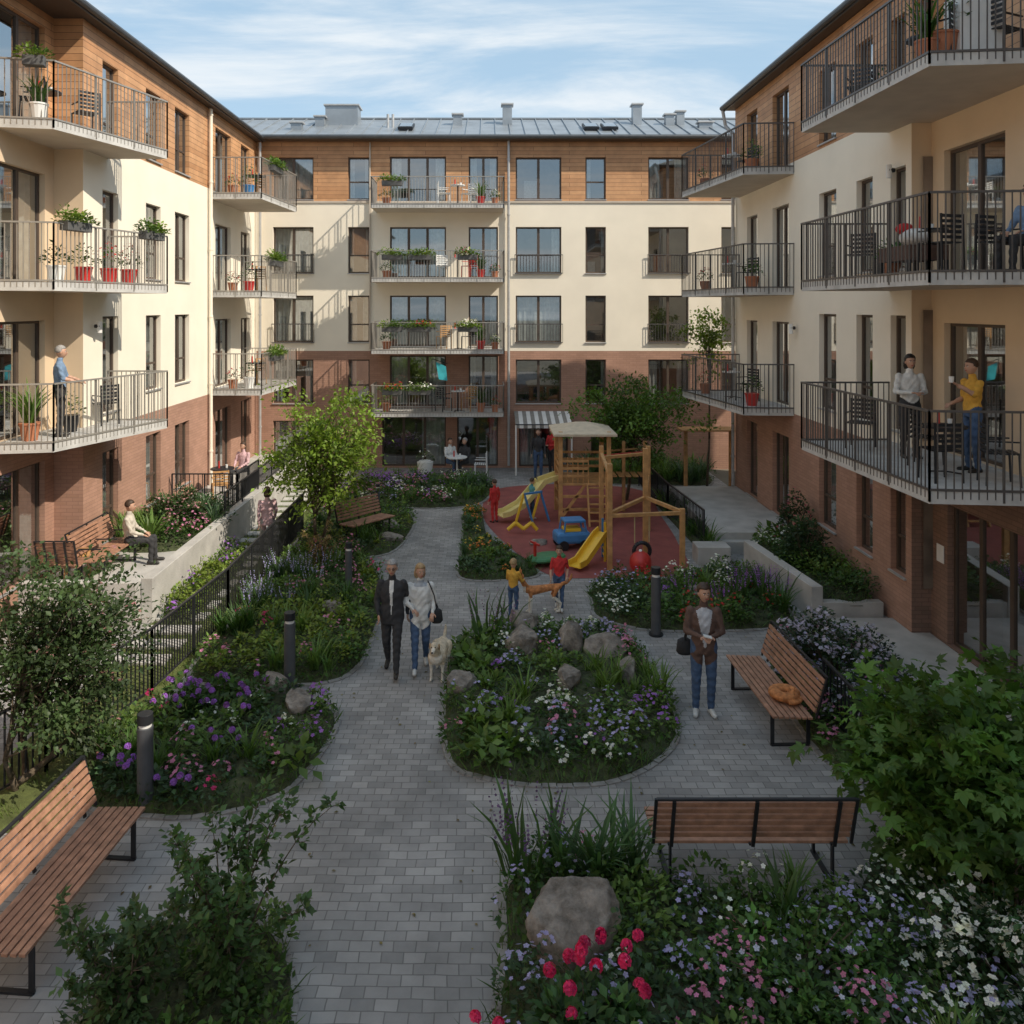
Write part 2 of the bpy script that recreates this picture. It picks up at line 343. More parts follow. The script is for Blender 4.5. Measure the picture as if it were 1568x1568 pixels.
for a,b_ in WALK.items():
    o=a[:-1]+('R' if a[-1]=='L' else 'L'); w2[o]=(-b_[0],b_[1],b_[2])
w2.update(elR=(.25,.03,1.13),wrR=(.12,.17,1.05),elL=(-.24,.0,1.12),wrL=(-.2,.16,.98))
E,J=person('elderly_woman',(-1.06,13.12,0),math.pi+.08,1.68,w2,whitec,denim,shoew,hair=HBL,long=True,coat=.03,turn=.3,fat=1.06,scarf=F((.35,.38,.42),'scarf'))
bg=MB(); bg.loft([((-.26,.10,.76),.07,.04),((-.26,.10,.80),.10,.055),((-.26,.10,.96),.08,.045),((-.26,.10,.98),.05,.03)],blackc)
bg.path([(-.26,.12,.97),(-.22,.12,1.2),(-.14,.06,1.38),(-.12,-.06,1.38),(-.24,-.02,1.1),(-.28,.06,.97)],[.01]*6,blackc,5); bg.obj('handbag',E,smooth=True)
cf=M('cream_fur',(.62,.52,.38),.9,var=.25,scale=25,bump=.6,bscale=60); wf=M('white_fur',(.72,.67,.58),.9,var=.15,scale=25,bump=.6,bscale=60)
dog('dog',(-.74,12.85,0),math.pi-.15,.50,cf,wf,1.15)
dog('slender_dog',(1.05,15.5,0),math.pi/2+.15,.58,orange,wf,.62,True)
E,J=person('woman_with_phone',(3.10,11.65,0),math.pi-.1,1.86,dict(HOLD),brownc,denim,shoew,inner_shirt=F((.42,.43,.46),'striped_grey'),hair=HBR,coat=.03,turn=.25,fat=1.04,sw=.10)
ph=MB(); ph.beam((-.05,.37,1.235),(.06,.37,1.26),.08,.012,whitep); ph.obj('phone',E)
pb=MB(); pb.loft([((.26,-.05,.82),.09,.05),((.26,-.05,.86),.12,.07),((.26,-.05,1.02),.10,.06),((.26,-.05,1.05),.05,.03)],blackc); pb.path([(.26,0,1.04),(.2,.04,1.3),(.15,-.02,1.47),(.2,-.09,1.3),(.26,-.06,1.04)],[.012]*5,blackc,5); pb.obj('shoulder_bag',E,smooth=True)
person('boy',(.50,15.2,0),-.5,1.1,dict(elL=(-.24,.1,1.12),wrL=(-.2,.3,1.1),elR=(.24,.1,1.12),wrR=(.2,.3,1.1)),yelc,denim,shoew,hair=HBL,headk=1.2)
person('child_in_red',(1.40,15.7,0),math.pi*.95,1.2,dict(WALK,wrL=(-.22,.12,.95)),redc,denim,shoew,sleeve=SK,hair=HBR,headk=1.15)
person('woman_in_pink',(-5.1,19.0,0),math.pi*.15,1.62,WALK,pinkc,greyc,shoeb,hair=HBR,long=True,coat=.06)
person('man_on_balcony',(-8.20,15.7,3.3),-1.2,1.76,dict(RAIL),bluec,charc,shoeb,sleeve=SK,hair=HGREY)
person('woman_on_balcony',(7.0,13.5,3.3),math.pi-.1,1.72,dict(HOLD),whitec,charc,shoeb,hair=HBK,long=True)
E,J=person('woman_in_yellow',(7.35,12.35,3.3),math.pi/2+.1,1.72,dict(elL=(-.24,.14,1.22),wrL=(-.18,.36,1.36),elR=(.22,-.02,1.12),wrR=(.18,.2,1.05)),yelc,denim,shoeb,sleeve=SK,hair=HBR)
cu=MB(); cu.cyl((-.16,.45,1.38),(-.16,.45,1.47),.03,.036,whitep,12); cu.obj('cup',E)
person('seated_man',(-7.35,16.85,.5),-math.pi/2+.2,1.74,dict(SIT),F((.5,.45,.38),'beige'),charc,shoeb,hair=HBR)
person('child_in_red',(.22,22.0,0),.6,1.15,dict(),redc,redc,shoeb,hair=HBR,headk=1.15)
person('child_in_blue',(1.25,22.4,0),-1.2,1.1,dict(HOLD),tealc,denim,shoew,hair=HBR,headk=1.15)
person('resident',(1.75,27.6,0),math.pi,1.7,dict(),charc,denim,shoeb,hair=HBR)
person('resident',(2.25,27.9,0),2.3,1.72,dict(HOLD),redc,charc,shoeb,hair=HBK)
person('seated_resident',(-1.25,28.2,0),math.pi+.6,1.7,dict(SIT),whitec,denim,shoeb,hair=HBR)
person('seated_resident',(-.75,28.2,0),math.pi-.6,1.7,dict(SIT),charc,charc,shoeb,hair=HGREY)
person('seated_resident',(-7.25,24.3,.5),math.pi*.9,1.7,dict(SIT),pinkc,charc,shoeb,hair=HBR)
person('seated_resident',(7.55,11.35,6.25),math.pi*.6,1.7,dict(SIT),bluec,charc,shoeb,hair=HBR)
# curled cat on bench
E=empty('curled_cat',(4.08,11.15,.465)); b=MB()
for i in range(16):
    a=i/15*math.pi*1.7; r=.135; b.ell((math.cos(a)*r,math.sin(a)*r,.065),(.07+.02*math.sin(i/15*3.1),.07+.02*math.sin(i/15*3.1),.065),orange,10,7)
b.ell((.05,-.10,.11),(.058,.055,.05),orange,10,7); b.ell((.04,-.155,.095),(.028,.03,.022),orange,8,6)
b.path([(math.cos(a)*.21,math.sin(a)*.21,.03) for a in (4.6,5,5.4,5.8,6.2,6.6)],[.032,.032,.03,.028,.022,.012],orange,7)
remesh(b,'body',E,.010,1,[orange])
b=MB()
for s in(-1,1): b.cyl((.05+.03*s,-.10,.145),(.05+.038*s,-.10,.195),.022,.002,orange,6); b.ell((.045+.022*s,-.15,.12),(.006,.006,.006),EYE,6,4)
b.obj('ears',E)
# ------------------------------------------------------------------ foliage
LEAF=(np.array([(0,0,0),(-.30,.45,.07),(0,1,-.06),(.30,.45,.07)],float),np.array([(0,2,1),(0,3,2)]))
BLADE=(np.array([(-.022,0,0),(.022,0,0),(-.03,.4,-.03),(.03,.4,-.03),(-.02,.75,-.16),(.02,.75,-.16),(0,1,-.38)],float),np.array([(0,1,3),(0,3,2),(2,3,5),(2,5,4),(4,5,6)]))
SBLADE=(np.array([(-.03,0,0),(.03,0,0),(-.02,.6,-.06),(.02,.6,-.06),(0,1,-.25)],float),np.array([(0,1,3),(0,3,2),(2,3,4)]))
def palm():
    v=[(0,.15,0)];t=[]
    for a,l in((-1.75,.5),(-.85,.8),(0,.95),(.85,.8),(1.75,.5)):
        d=np.array([math.sin(a),math.cos(a)]);p=np.array([d[1],-d[0]]);o=np.array([0,.15]);k=len(v)
        for q,z in((o+d*l*.5+p*l*.24,.03),(o+d*l*.5-p*l*.24,.03),(o+d*l,-.12)): v.append((q[0],q[1],z))
        t+=[(0,k,k+2),(0,k+2,k+1)]
    return np.array(v,float),np.array(t)
MAPLE=palm()
def flw():
    v=[(0,0,-.04)];t=[]
    for i in range(5):
        a=i*2*math.pi/5;d=np.array([math.cos(a),math.sin(a)]);p=np.array([-d[1],d[0]]);k=len(v)
        for q,z in((d*.34+p*.22,.06),(d*.34-p*.22,.06),(d*.55,.04)): v.append((q[0],q[1],z))
        t+=[(0,k+1,k+2),(0,k+2,k)]
    return np.array(v,float),np.array(t)
FLOWER=flw()
def nrm(a): return a/np.maximum(1e-9,np.linalg.norm(a,axis=1,keepdims=True))
class Fol:
    def __init__(s): s.V=[];s.T=[];s.C=[];s.n=0
    def add(s,tp,pos,dr,up,sc,col):
        tv,tt=tp; N=len(pos); 
        if N==0: return
        Y=nrm(dr); X=nrm(np.cross(Y,up)+1e-6); Z=np.cross(X,Y)
        sc=np.broadcast_to(np.asarray(sc,float).reshape(-1,1) if np.ndim(sc) else np.full((1,1),sc),(N,1))
        k=len(tv); P=(tv[None,:,0,None]*X[:,None]+tv[None,:,1,None]*Y[:,None]+tv[None,:,2,None]*Z[:,None])*sc[:,:,None]+pos[:,None]
        s.V.append(P.reshape(-1,3)); s.T.append((tt[None]+(np.arange(N)*k)[:,None,None]+s.n).reshape(-1,3)); s.n+=N*k
        s.C.append(np.repeat(np.broadcast_to(col,(N,3)),k,axis=0))
    def obj(s,name,parent=None):
        Vt=np.concatenate(s.V);T=np.concatenate(s.T).astype(np.int32);C=np.concatenate(s.C)
        me=bpy.data.meshes.new(name); me.vertices.add(len(Vt)); me.vertices.foreach_set('co',Vt.ravel().astype(np.float32))
        me.loops.add(T.size); me.loops.foreach_set('vertex_index',T.ravel()); me.polygons.add(len(T))
        me.polygons.foreach_set('loop_start',np.arange(0,T.size,3,dtype=np.int32)); me.polygons.foreach_set('loop_total',np.full(len(T),3,np.int32))
        ca=me.color_attributes.new('Col','FLOAT_COLOR','POINT'); ca.data.foreach_set('color',np.c_[np.clip(C,0,1),np.ones(len(C))].astype(np.float32).ravel())
        me.materials.append(folm); me.update(); me.validate()
        ob=bpy.data.objects.new(name,me); scene.collection.objects.link(ob)
        if parent: ob.parent=parent
        return ob
def ran(n,a=0,b=1): return rng.uniform(a,b,n)
def cvar(col,n,v=.3): 
    c=np.array(col)[None]*(1+ran((n,1),-v,v)); c=c*(1+ran((n,3),-v*.25,v*.25)); return c
def rdir(n):
    a=rng.normal(size=(n,3)); return nrm(a)
GR=[(.050,.105,.024),(.070,.140,.030),(.095,.17,.040),(.055,.105,.045),(.11,.185,.040)]
def grass(Fo,p,h,n,col):
    a=ran(n,0,6.283); l=ran(n,.05,.55); d=np.c_[np.cos(a)*l,np.sin(a)*l,np.ones(n)]
    pos=np.array(p)[None]+np.c_[rng.normal(0,.035,n),rng.normal(0,.035,n),np.zeros(n)]
    up=np.c_[-np.cos(a),-np.sin(a),np.full(n,.3)]
    Fo.add(BLADE,pos,d,up,h*ran(n,.6,1.1),cvar(col,n))
def leafy(Fo,p,r,h,n,size,col,tp=LEAF):
    a=ran(n,0,6.283); rr=np.sqrt(ran(n)); hz=(1-rr**2*.75)*h*ran(n,.35,1.0)
    pos=np.array(p)[None]+np.c_[np.cos(a)*rr*r,np.sin(a)*rr*r,hz]
    d=np.c_[np.cos(a)*(.3+rr),np.sin(a)*(.3+rr),ran(n,-.2,.9)]+rng.normal(0,.35,(n,3)); up=np.c_[rng.normal(0,.4,(n,2)),np.ones(n)]
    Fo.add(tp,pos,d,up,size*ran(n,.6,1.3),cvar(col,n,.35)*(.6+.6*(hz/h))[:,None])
def flowers(Fo,p,r,h,n,size,col):
    a=ran(n,0,6.283); rr=np.sqrt(ran(n)); hz=(1-rr**2*.6)*h*ran(n,.85,1.15)
    pos=np.array(p)[None]+np.c_[np.cos(a)*rr*r,np.sin(a)*rr*r,hz]
    up=np.c_[np.cos(a)*rr*.6,np.sin(a)*rr*.6,np.ones(n)]+rng.normal(0,.3,(n,3)); d=np.cross(up,rdir(n))
    Fo.add(FLOWER,pos,d,up,size*ran(n,.75,1.25),cvar(col,n,.18))
def blooms(Fo,p,r,h,n,size,col):
    for i in range(n):
        a=R.uniform(0,6.28);q=r*math.sqrt(R.random()); c=np.array(p)+np.array([math.cos(a)*q,math.sin(a)*q,h*R.uniform(.8,1.15)*(1-.35*(q/r)**2)])
        m=16; u=rdir(m); u[:,2]=np.abs(u[:,2]); Fo.add(FLOWER,c+u*size*.42,np.cross(u,rdir(m)),u,size*.7,cvar(col,m,.4))
        Fo.add(BLADE,np.array([[c[0],c[1],p[2]-.05]]),np.array([[.02,.01,1.]]),np.array([[1.,0,0]]),max(.05,c[2]-p[2]+.05),cvar((.05,.1,.03),1))
def spikes(Fo,p,r,h,n,col,fs=.035):
    a=ran(n,0,6.283);q=r*np.sqrt(ran(n)); b=np.array(p)[None]+np.c_[np.cos(a)*q,np.sin(a)*q,np.zeros(n)]
    d=nrm(np.c_[np.cos(a)*.25,np.sin(a)*.25,np.ones(n)]); hh=h*ran(n,.75,1.1)
    Fo.add(BLADE,b,d,-d+rng.normal(0,.5,(n,3)),hh,cvar((.05,.1,.03),n))
    for t in np.linspace(.55,1.0,8):
        u=rdir(n); Fo.add(FLOWER,b+d*(hh*t)[:,None]+u*.008,np.cross(u,d),u,fs*(1.3-t*.7),cvar(col,n,.25))
def smooth_poly(pts,n=5):
    o=[];L=len(pts)
    for i in range(L):
        p0,p1,p2,p3=[np.array(pts[(i+j-1)%L],float) for j in range(4)]
        for k in range(n):
            t=k/n; o.append(.5*((2*p1)+(-p0+p2)*t+(2*p0-5*p1+4*p2-p3)*t*t+(-p0+3*p1-3*p2+p3)*t**3))
    return np.array(o)
def inpoly(P,poly):
    x,y=P[:,0],P[:,1]; c=np.zeros(len(P),bool); j=len(poly)-1
    for i in range(len(poly)):
        xi,yi=poly[i];xj,yj=poly[j]
        k=((yi>y)!=(yj>y))&(x<(xj-xi)*(y-yi)/(yj-yi+1e-12)+xi); c^=k; j=i
    return c
def grid_in(poly,s,shrink=1.):
    lo=poly.min(0);hi=poly.max(0); X,Y=np.meshgrid(np.arange(lo[0],hi[0],s),np.arange(lo[1],hi[1],s)); P=np.c_[X.ravel(),Y.ravel()]
    P=P+ran(P.shape,-.48*s,.48*s); c=poly.mean(0); pp=c+(poly-c)*shrink; return P[inpoly(P,pp)]
WH=(.75,.75,.72);MG=(.52,.03,.15);PU=(.34,.14,.54);PK=(.60,.22,.38);RD=(.5,.03,.03);YE=(.7,.48,.05);LV=(.40,.37,.64);OR=(.7,.22,.05)
ROCKS=[]
def boulder(loc,r,seed,rot=0):
    ROCKS.append((loc[0],loc[1],max(r[0],r[1])))
    rr=random.Random(seed); b=MB(); ph=[rr.uniform(0,6) for _ in range(9)]
    pl=[]
    for a in range(15):
        nn=V((rr.gauss(0,1),rr.gauss(0,1),rr.gauss(.15,.7))).normalized(); pl.append((nn,rr.uniform(.62,.84)*V((nn.x*r[0],nn.y*r[1],nn.z*r[2])).length))
    pl.append((V((rr.uniform(-.2,.2),rr.uniform(-.3,0),1)).normalized(),r[2]*.62))
    def f(p):
        n=V((p.x/r[0],p.y/r[1],p.z/r[2]))
        q=p*(1+.07*math.sin(n.x*3+ph[0])*math.sin(n.y*2.5+ph[1]))
        for nn,lim in pl:
            dd=q.dot(nn)-lim
            if dd>0:q-=nn*dd*.98
        q*=1+.020*math.sin(n.x*9+ph[3])*math.sin(n.y*8+ph[4])+.016*math.sin(n.z*17+n.x*13+ph[5])+.010*math.sin(n.z*31+n.y*27)+.012*math.sin(n.x*23-n.y*19)
        return q
    b.ell((0,0,0),r,rockm,56,38,None,f); b.obj('boulder',None,loc,rot,smooth=True)
for i,(x,y,r,z) in enumerate([(.80,7.3,(.54,.38,.46),.22),(-.38,12.25,(.30,.26,.26),.12),(1.22,12.25,(.38,.22,.2),.26),(.62,13.5,(.40,.3,.40),.22),(1.38,13.5,(.22,.2,.50),.26),(2.0,13.4,(.40,.30,.34),.22),(2.15,12.55,(.34,.2,.2),.24),
    (-2.65,11.55,(.36,.22,.22),.16),(-3.15,12.15,(.30,.24,.24),.16),(-2.5,21.0,(.32,.28,.25),.15),(-2.4,20.0,(.4,.3,.22),.12),(4.1,16.0,(.3,.22,.2),.2),(-2.9,15.2,(.24,.2,.2),.2),(.65,14.4,(.36,.25,.3),.22),(1.3,20.0,(.3,.2,.14),.02),(-1.5,25.3,(.3,.22,.2),.12)]):
    boulder((x,y,z),r,i+3,i*.7 if i else .1)
def bed(name,pts,kinds,z0=0.,s=.30,hs=1.,fine=1.,edge=True,gc=320,mound=.16,lod=1.,fk=1.):
    E=empty(name); poly=smooth_poly(pts); c=poly.mean(0); n=len(poly)
    b=MB(); vs=[];rr=[(1,0),(.94,.5),(.8,.85),(.5,1),(.2,1.05)]
    for q,zz in rr:
        for i in range(n):
            p=c+(poly[i]-c)*q; vs.append((p[0],p[1],z0+.006+mound*zz*(1+.2*math.sin(i*1.7+q*9))-(0 if zz else .02)))
    vs.append((c[0],c[1],z0+mound)); fs=[]
    for j in range(len(rr)-1):
        for i in range(n): fs.append((j*n+i,j*n+(i+1)%n,(j+1)*n+(i+1)%n,(j+1)*n+i))
    fs+=[((len(rr)-1)*n+i,(len(rr)-1)*n+(i+1)%n,len(vs)-1) for i in range(n)]
    b.add(vs,fs,soil); b.obj('soil_mound',E,smooth=True)
    if edge:
        b=MB()
        for i in range(n):
            p=poly[i];q=poly[(i+1)%n];l=np.linalg.norm(q-p)
            m=max(1,int(l/.13))
            for k in range(m):
                a=p+(q-p)*(k+.04)/m;e=p+(q-p)*(k+.96)/m
                b.beam((a[0],a[1],z0+.004+R.uniform(-.004,.006)),(e[0],e[1],z0+.004+R.uniform(-.004,.006)),.08,.03,stone_edge)
        b.obj('edging_setts',E)
    Fo=Fol(); P=grid_in(poly,1/math.sqrt(gc),1.015); m=len(P)
    dr=np.c_[rng.normal(0,.6,(m,2)),np.ones(m)*.8]; up=np.c_[rng.normal(0,.6,(m,2)),np.ones(m)]
    bl=ran(m)<.62; pos=np.c_[P,np.full(m,z0+mound*.3)]
    Fo.add(SBLADE,pos[bl],dr[bl],up[bl],ran(bl.sum(),.10,.26),cvar((.065,.12,.028),bl.sum(),.4))
    nb=~bl; Fo.add(LEAF,pos[nb]+np.c_[np.zeros((nb.sum(),2)),ran(nb.sum(),0,.12)],dr[nb],up[nb],ran(nb.sum(),.05,.11),cvar((.055,.11,.027),nb.sum(),.4))
    C=grid_in(poly,s,.95)
    ok=np.ones(len(C),bool)
    for rx,ry,q in ROCKS: ok&=~((np.hypot(C[:,0]-rx,C[:,1]-ry)<q*.8)|((np.abs(C[:,0]-rx)<q*.55)&(C[:,1]<ry)&(C[:,1]>ry-q-.16)))
    C=C[ok]; npch=max(4,len(C)//4); pc=C[rng.integers(0,len(C),npch)]; pk=[R.choice(kinds) for _ in range(npch)]
    pcol=[R.choice(GR) for _ in range(npch)]
    for p in C:
        d=((pc-p-rng.normal(0,.12,2))**2).sum(1); i=int(d.argmin()); k=pk[i] if R.random()<.85 else R.choice(kinds); g=pcol[i]
        q=(p[0],p[1],z0+mound*.7); u=R.uniform(.65,1.25)*hs; f=fine
        if k=='g': grass(Fo,q,.46*u,int(40*lod),g)
        elif k=='G': grass(Fo,q,.75*u,int(55*lod),GR[3])
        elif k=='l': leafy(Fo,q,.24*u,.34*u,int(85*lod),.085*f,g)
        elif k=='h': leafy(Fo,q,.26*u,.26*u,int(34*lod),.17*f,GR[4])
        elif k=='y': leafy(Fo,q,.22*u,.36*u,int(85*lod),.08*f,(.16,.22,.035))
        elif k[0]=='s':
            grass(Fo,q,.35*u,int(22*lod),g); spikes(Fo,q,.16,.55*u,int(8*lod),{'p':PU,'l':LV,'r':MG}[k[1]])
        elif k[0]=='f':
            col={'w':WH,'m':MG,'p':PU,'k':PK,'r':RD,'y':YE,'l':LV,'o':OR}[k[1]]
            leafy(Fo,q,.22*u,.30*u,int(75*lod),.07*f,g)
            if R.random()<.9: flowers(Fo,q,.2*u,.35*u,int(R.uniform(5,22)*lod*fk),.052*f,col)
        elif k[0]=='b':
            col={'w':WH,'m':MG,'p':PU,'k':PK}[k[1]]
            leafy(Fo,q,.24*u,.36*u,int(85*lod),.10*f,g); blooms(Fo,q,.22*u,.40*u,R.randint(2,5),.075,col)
    Fo.obj('planting',E); return E
stone_edge=M('edging_stone',(.27,.26,.25),.9,var=.25,scale=8)
def tree(name,base,center,rad,ncl,nleaf,lsize,col,tp=LEAF,trunk=.05,stems=1,spread=.22,var=.45,flat=.6,fc=None):
    E=empty(name,base); b=MB(); Fo=Fol(); c=V(center)-V(base); bz=c.z-rad[2]
    forks=[]
    for s in range(stems):
        a=R.uniform(0,6.28); top=V((c.x*.5+math.cos(a)*.12*stems,c.y*.5+math.sin(a)*.12*stems,max(.25,bz*.85)))
        top2=V((c.x+math.cos(a)*rad[0]*.2,c.y+math.sin(a)*rad[1]*.2,c.z+rad[2]*.5))
        p0=V((R.uniform(-.05,.05)*stems,R.uniform(-.05,.05)*stems,-.05)); b.path([p0,p0.lerp(top,.5)+V((.03,-.02,0)),top,top.lerp(top2,.5)+V((-.04,.03,0)),top2],[trunk,trunk*.85,trunk*.7,trunk*.45,trunk*.15],bark,7); forks.append((top,top2))
    ph=R.uniform(0,6)
    for i in range(ncl):
        u=V(rdir(1)[0]); q=R.random()**.45; lump=1+.26*math.sin(u.x*6+ph)+.18*math.sin(u.y*7+u.z*5+ph*2)
        p=c+V((u.x*rad[0],u.y*rad[1],u.z*rad[2]))*q*lump
        if p.z<.12:p.z=.12+R.random()*.2
        t,t2=R.choice(forks); st=t.lerp(t2,R.uniform(0,.8)); mid=st.lerp(p,.55)+V((R.uniform(-.06,.06),R.uniform(-.06,.06),-.04))*rad[0]
        b.path([st,mid,p],[trunk*.3,trunk*.17,trunk*.06],bark,5)
        m=int(nleaf*R.uniform(.5,1.3)); out=np.array(p-t.lerp(t2,.3)); out=out/np.linalg.norm(out); sp_=spread*R.uniform(.7,1.15)
        t_=rng.normal(0,1,(m,3))*sp_*np.array([1,1,flat]); pos=np.array(p)+t_+out*ran(m,-1,.6)[:,None]*sp_
        d=out*.6+rng.normal(0,.6,(m,3)); d[:,2]-=.25; up=np.c_[rng.normal(0,.45,(m,2)),np.ones(m)]
        cc=np.array(col)*R.uniform(1-var,1+var); Fo.add(tp,pos,d,up,lsize*ran(m,.6,1.25),cvar(cc,m,.25))
        if fc and R.random()<.35: flowers(Fo,np.array(p)+out*spread*.5,spread,.1,4,.055,fc)
    b.obj('trunk_and_branches',E,smooth=True); Fo.obj('crown',E); return E
def sapling(name,x,y,n,h,spread,col,ls):
    E=empty(name,(x,y,0)); b=MB(); Fo=Fol()
    for i in range(n):
        a=R.uniform(0,6.28); q=spread*R.uniform(.25,1); hh=h*R.uniform(.6,1.05); pts=[]
        for t in np.linspace(0,1,9): pts.append(V((math.cos(a)*q*t**1.5,math.sin(a)*q*t**1.5*.7,hh*(t*1.25-.25*t*t*t)))+V((R.uniform(-.02,.02),R.uniform(-.02,.02),0)))
        b.path(pts,[.012*(1-.8*t/8) for t in range(9)],bark,5)
        for j in range(2,9):
            for s in range(4):
                o=V((R.gauss(0,1),R.gauss(0,1),R.gauss(0,.5))).normalized()*R.uniform(.05,.22)*(1.25-j/9); tip=pts[j]+o+V((0,0,.03)); b.path([pts[j],tip],[.004,.002],bark,4)
                m=5; pos=np.array(pts[j])[None]+(np.array(tip)-np.array(pts[j]))[None]*ran(m,.3,1.1)[:,None]+rng.normal(0,.02,(m,3))
                Fo.add(LEAF,pos,np.array(o)[None]+rng.normal(0,.06,(m,3)),np.c_[rng.normal(0,.35,(m,2)),np.ones(m)],ls*ran(m,.7,1.25),cvar(np.array(col)*R.uniform(.7,1.35),m,.25))
    b.obj('stems',E,smooth=True); Fo.obj('leaves',E)
def pot(x,y,z,r=.15,h=.26,m=terra,plant='l',ph=.35,col=None,fc=RD):
    E=empty('potted_plant',(x,y,z)); b=MB(); b.cyl((0,0,0),(0,0,h),r*.72,r,m,14); b.cyl((0,0,h),(0,0,h+.03),r*1.07,r*1.07,m,14); b.obj('pot',E,smooth=False)
    Fo=Fol(); c=col or R.choice(GR); p=(0,0,h)
    if plant=='l': leafy(Fo,p,r*1.5,ph,110,.08,c)
    if plant=='g': grass(Fo,p,ph*1.4,50,c)
    if plant=='f': leafy(Fo,p,r*1.5,ph,90,.07,c); flowers(Fo,p,r*1.5,ph*1.1,22,.06,fc)
    Fo.obj('plant',E)
def planter(p0,p1,fc=None,h=.3):
    p0=V(p0);p1=V(p1); E=empty('planter_box',p0); b=MB(); d=p1-p0; b.beam((0,0,0),d,.2,.18,M('planter_plastic',(.10,.10,.10),.6)); b.obj('box',E,bevel=.01)
    Fo=Fol(); n=max(2,int(d.length/.14))
    for i in range(n):
        q=d*((i+.5)/n)+V((0,0,.02)); leafy(Fo,q,.22,h*R.uniform(.8,1.2),100,.085,R.choice([GR[2],GR[4],(.16,.24,.035)]))
        if fc and R.random()<.8: flowers(Fo,q,.17,h*1.1,12,.065,fc)
    Fo.obj('plant',E)
# ------------------------------------------------------------------ ground
b=MB(); b.add([(-300,-300,-.06),(300,-300,-.06),(300,600,-.06),(-300,600,-.06)],[(0,1,2,3)],groundm); b.obj('ground')
b=MB(); b.add([(-8.6,-14,0),(7.84,-14,0),(7.84,29.5,0),(-8.6,29.5,0)],[(0,1,2,3)],paving); b.obj('courtyard_paving')
pl=smooth_poly([(1.3,17.75),(2.2,17.45),(4.3,17.8),(4.7,20),(4.85,22.7),(4.9,25.8),(3,26.7),(1.1,26.5),(.0,25.6),(-.1,24.2),(-.02,22),(.6,19.6)])
b=MB(); b.add([(p[0],p[1],.008) for p in pl],[tuple(range(len(pl)))],rubber); b.obj('playground_surface')
b=MB(); b.add([(-6.15,9,.004),(-4.75,9,.004),(-4.75,28,.004),(-6.15,28,.004)],[(0,1,2,3)],grassg)
for i in range(22):
    y=13.2+i*.62; b.box(-6.1,-5.2+R.uniform(-.05,.05),y,y+.34,.0,.05,conc)
b.obj('stepping_path',bevel=.008)
Fo=Fol(); P=np.c_[ran(9000,-6.1,-4.8),ran(9000,9,28)]; m=len(P); pos=np.c_[P,np.zeros(m)]
ok=~((P[:,0]<-5.2)&(((P[:,1]-13.2)%.62)<.36)); pos=pos[ok];m=len(pos)
Fo.add(SBLADE,pos,np.c_[rng.normal(0,.5,(m,2)),np.ones(m)],np.c_[rng.normal(0,1,(m,2)),np.ones(m)],ran(m,.06,.16),cvar((.10,.15,.03),m,.4)); Fo.obj('grass')
Fo=Fol(); m=420; P=np.c_[ran(m,-4,5),ran(m,6,26),np.full(m,.012)]
Fo.add(LEAF,P,np.c_[rng.normal(0,1,(m,2)),np.zeros(m)],np.c_[rng.normal(0,.2,(m,2)),np.ones(m)],ran(m,.025,.06),cvar((.16,.13,.05),m,.5)); Fo.obj('fallen_leaves')
# terraces
b=MB(); b.box(-8.58,-6.35,15.0,29.45,-.05,.5,conc); b.obj('terrace_slab')
b=MB(); b.box(-6.35,-6.13,15.0,28.5,-.05,.82,conc); b.box(-8.5,-6.353,14.8,14.998,-.05,.8,conc); b.obj('retaining_wall',bevel=.012)
b=MB(); 
b.add([(6.05,15.2,-.03),(6.27,15.2,-.03),(5.95,18.2,-.03),(5.73,18.2,-.03),(6.05,15.2,.6),(6.27,15.2,.6),(5.95,18.2,.6),(5.73,18.2,.6)],[(0,3,2,1),(4,5,6,7),(0,1,5,4),(1,2,6,5),(2,3,7,6),(3,0,4,7)],conc); b.box(6.275,7.4,15.2,15.4,-.03,.3,conc); b.obj('planter_wall',bevel=.012)
b=MB(); b.box(5.4,7.48,19.4,24.4,-.03,.45,conc); b.box(5.3,7.48,19.2,19.398,-.03,.28,conc); b.obj('concrete_platform',bevel=.012)
b=MB(); b.box(4.75,5.5,18.35,18.85,-.03,.4,conc); b.obj('concrete_block_seat',bevel=.015)
b=MB(); b.box(6.3,7.83,9.0,15.1,-.03,.06,conc); b.obj('entrance_slab',bevel=.01)
def fence(name,pts,h=1.,m=dark,sp=.11,t=.018,rail=.04):
    b=MB()
    for i in range(len(pts)-1):
        p=V(pts[i]);q=V(pts[i+1]);L=(q-p).length; n=max(1,int(L/sp)); up=V((0,0,h))
        b.beam(p+up,q+up,rail,.03,m); b.beam(p+V((0,0,.1)),q+V((0,0,.1)),.025,.025,m)
        for k in range(n+1):
            a=p.lerp(q,k/n); b.beam(a+V((0,0,.1)),a+up,t,t,m)
        for k in range(int(L/1.6)+2):
            a=p.lerp(q,min(1,k/(int(L/1.6)+1))); b.beam(a+V((0,0,-.05)),a+up,.035,.035,m)
    return b.obj(name)
fence('metal_fence',[(-6.4,8.2,0),(-5.5,10.2,0),(-5.0,12.2,0),(-4.75,15,0),(-4.72,21,0)],sp=.09)
fence('metal_fence',[(-6.25,19.5,.82),(-6.25,28,.82)],.55)
fence('metal_fence',[(-8.2,21.3,.5),(-6.5,21.3,.5),(-6.5,23.3,.5)],.95)
fence('metal_fence',[(5.2,19.5,0),(5.0,22.5,0),(4.95,26.5,0)],.95)
fence('metal_fence',[(4.75,9.1,.1),(4.75,11.5,.1)],.75)
fence('metal_fence',[(6.6,10.6,0),(7.8,10.6,0)],1.0)
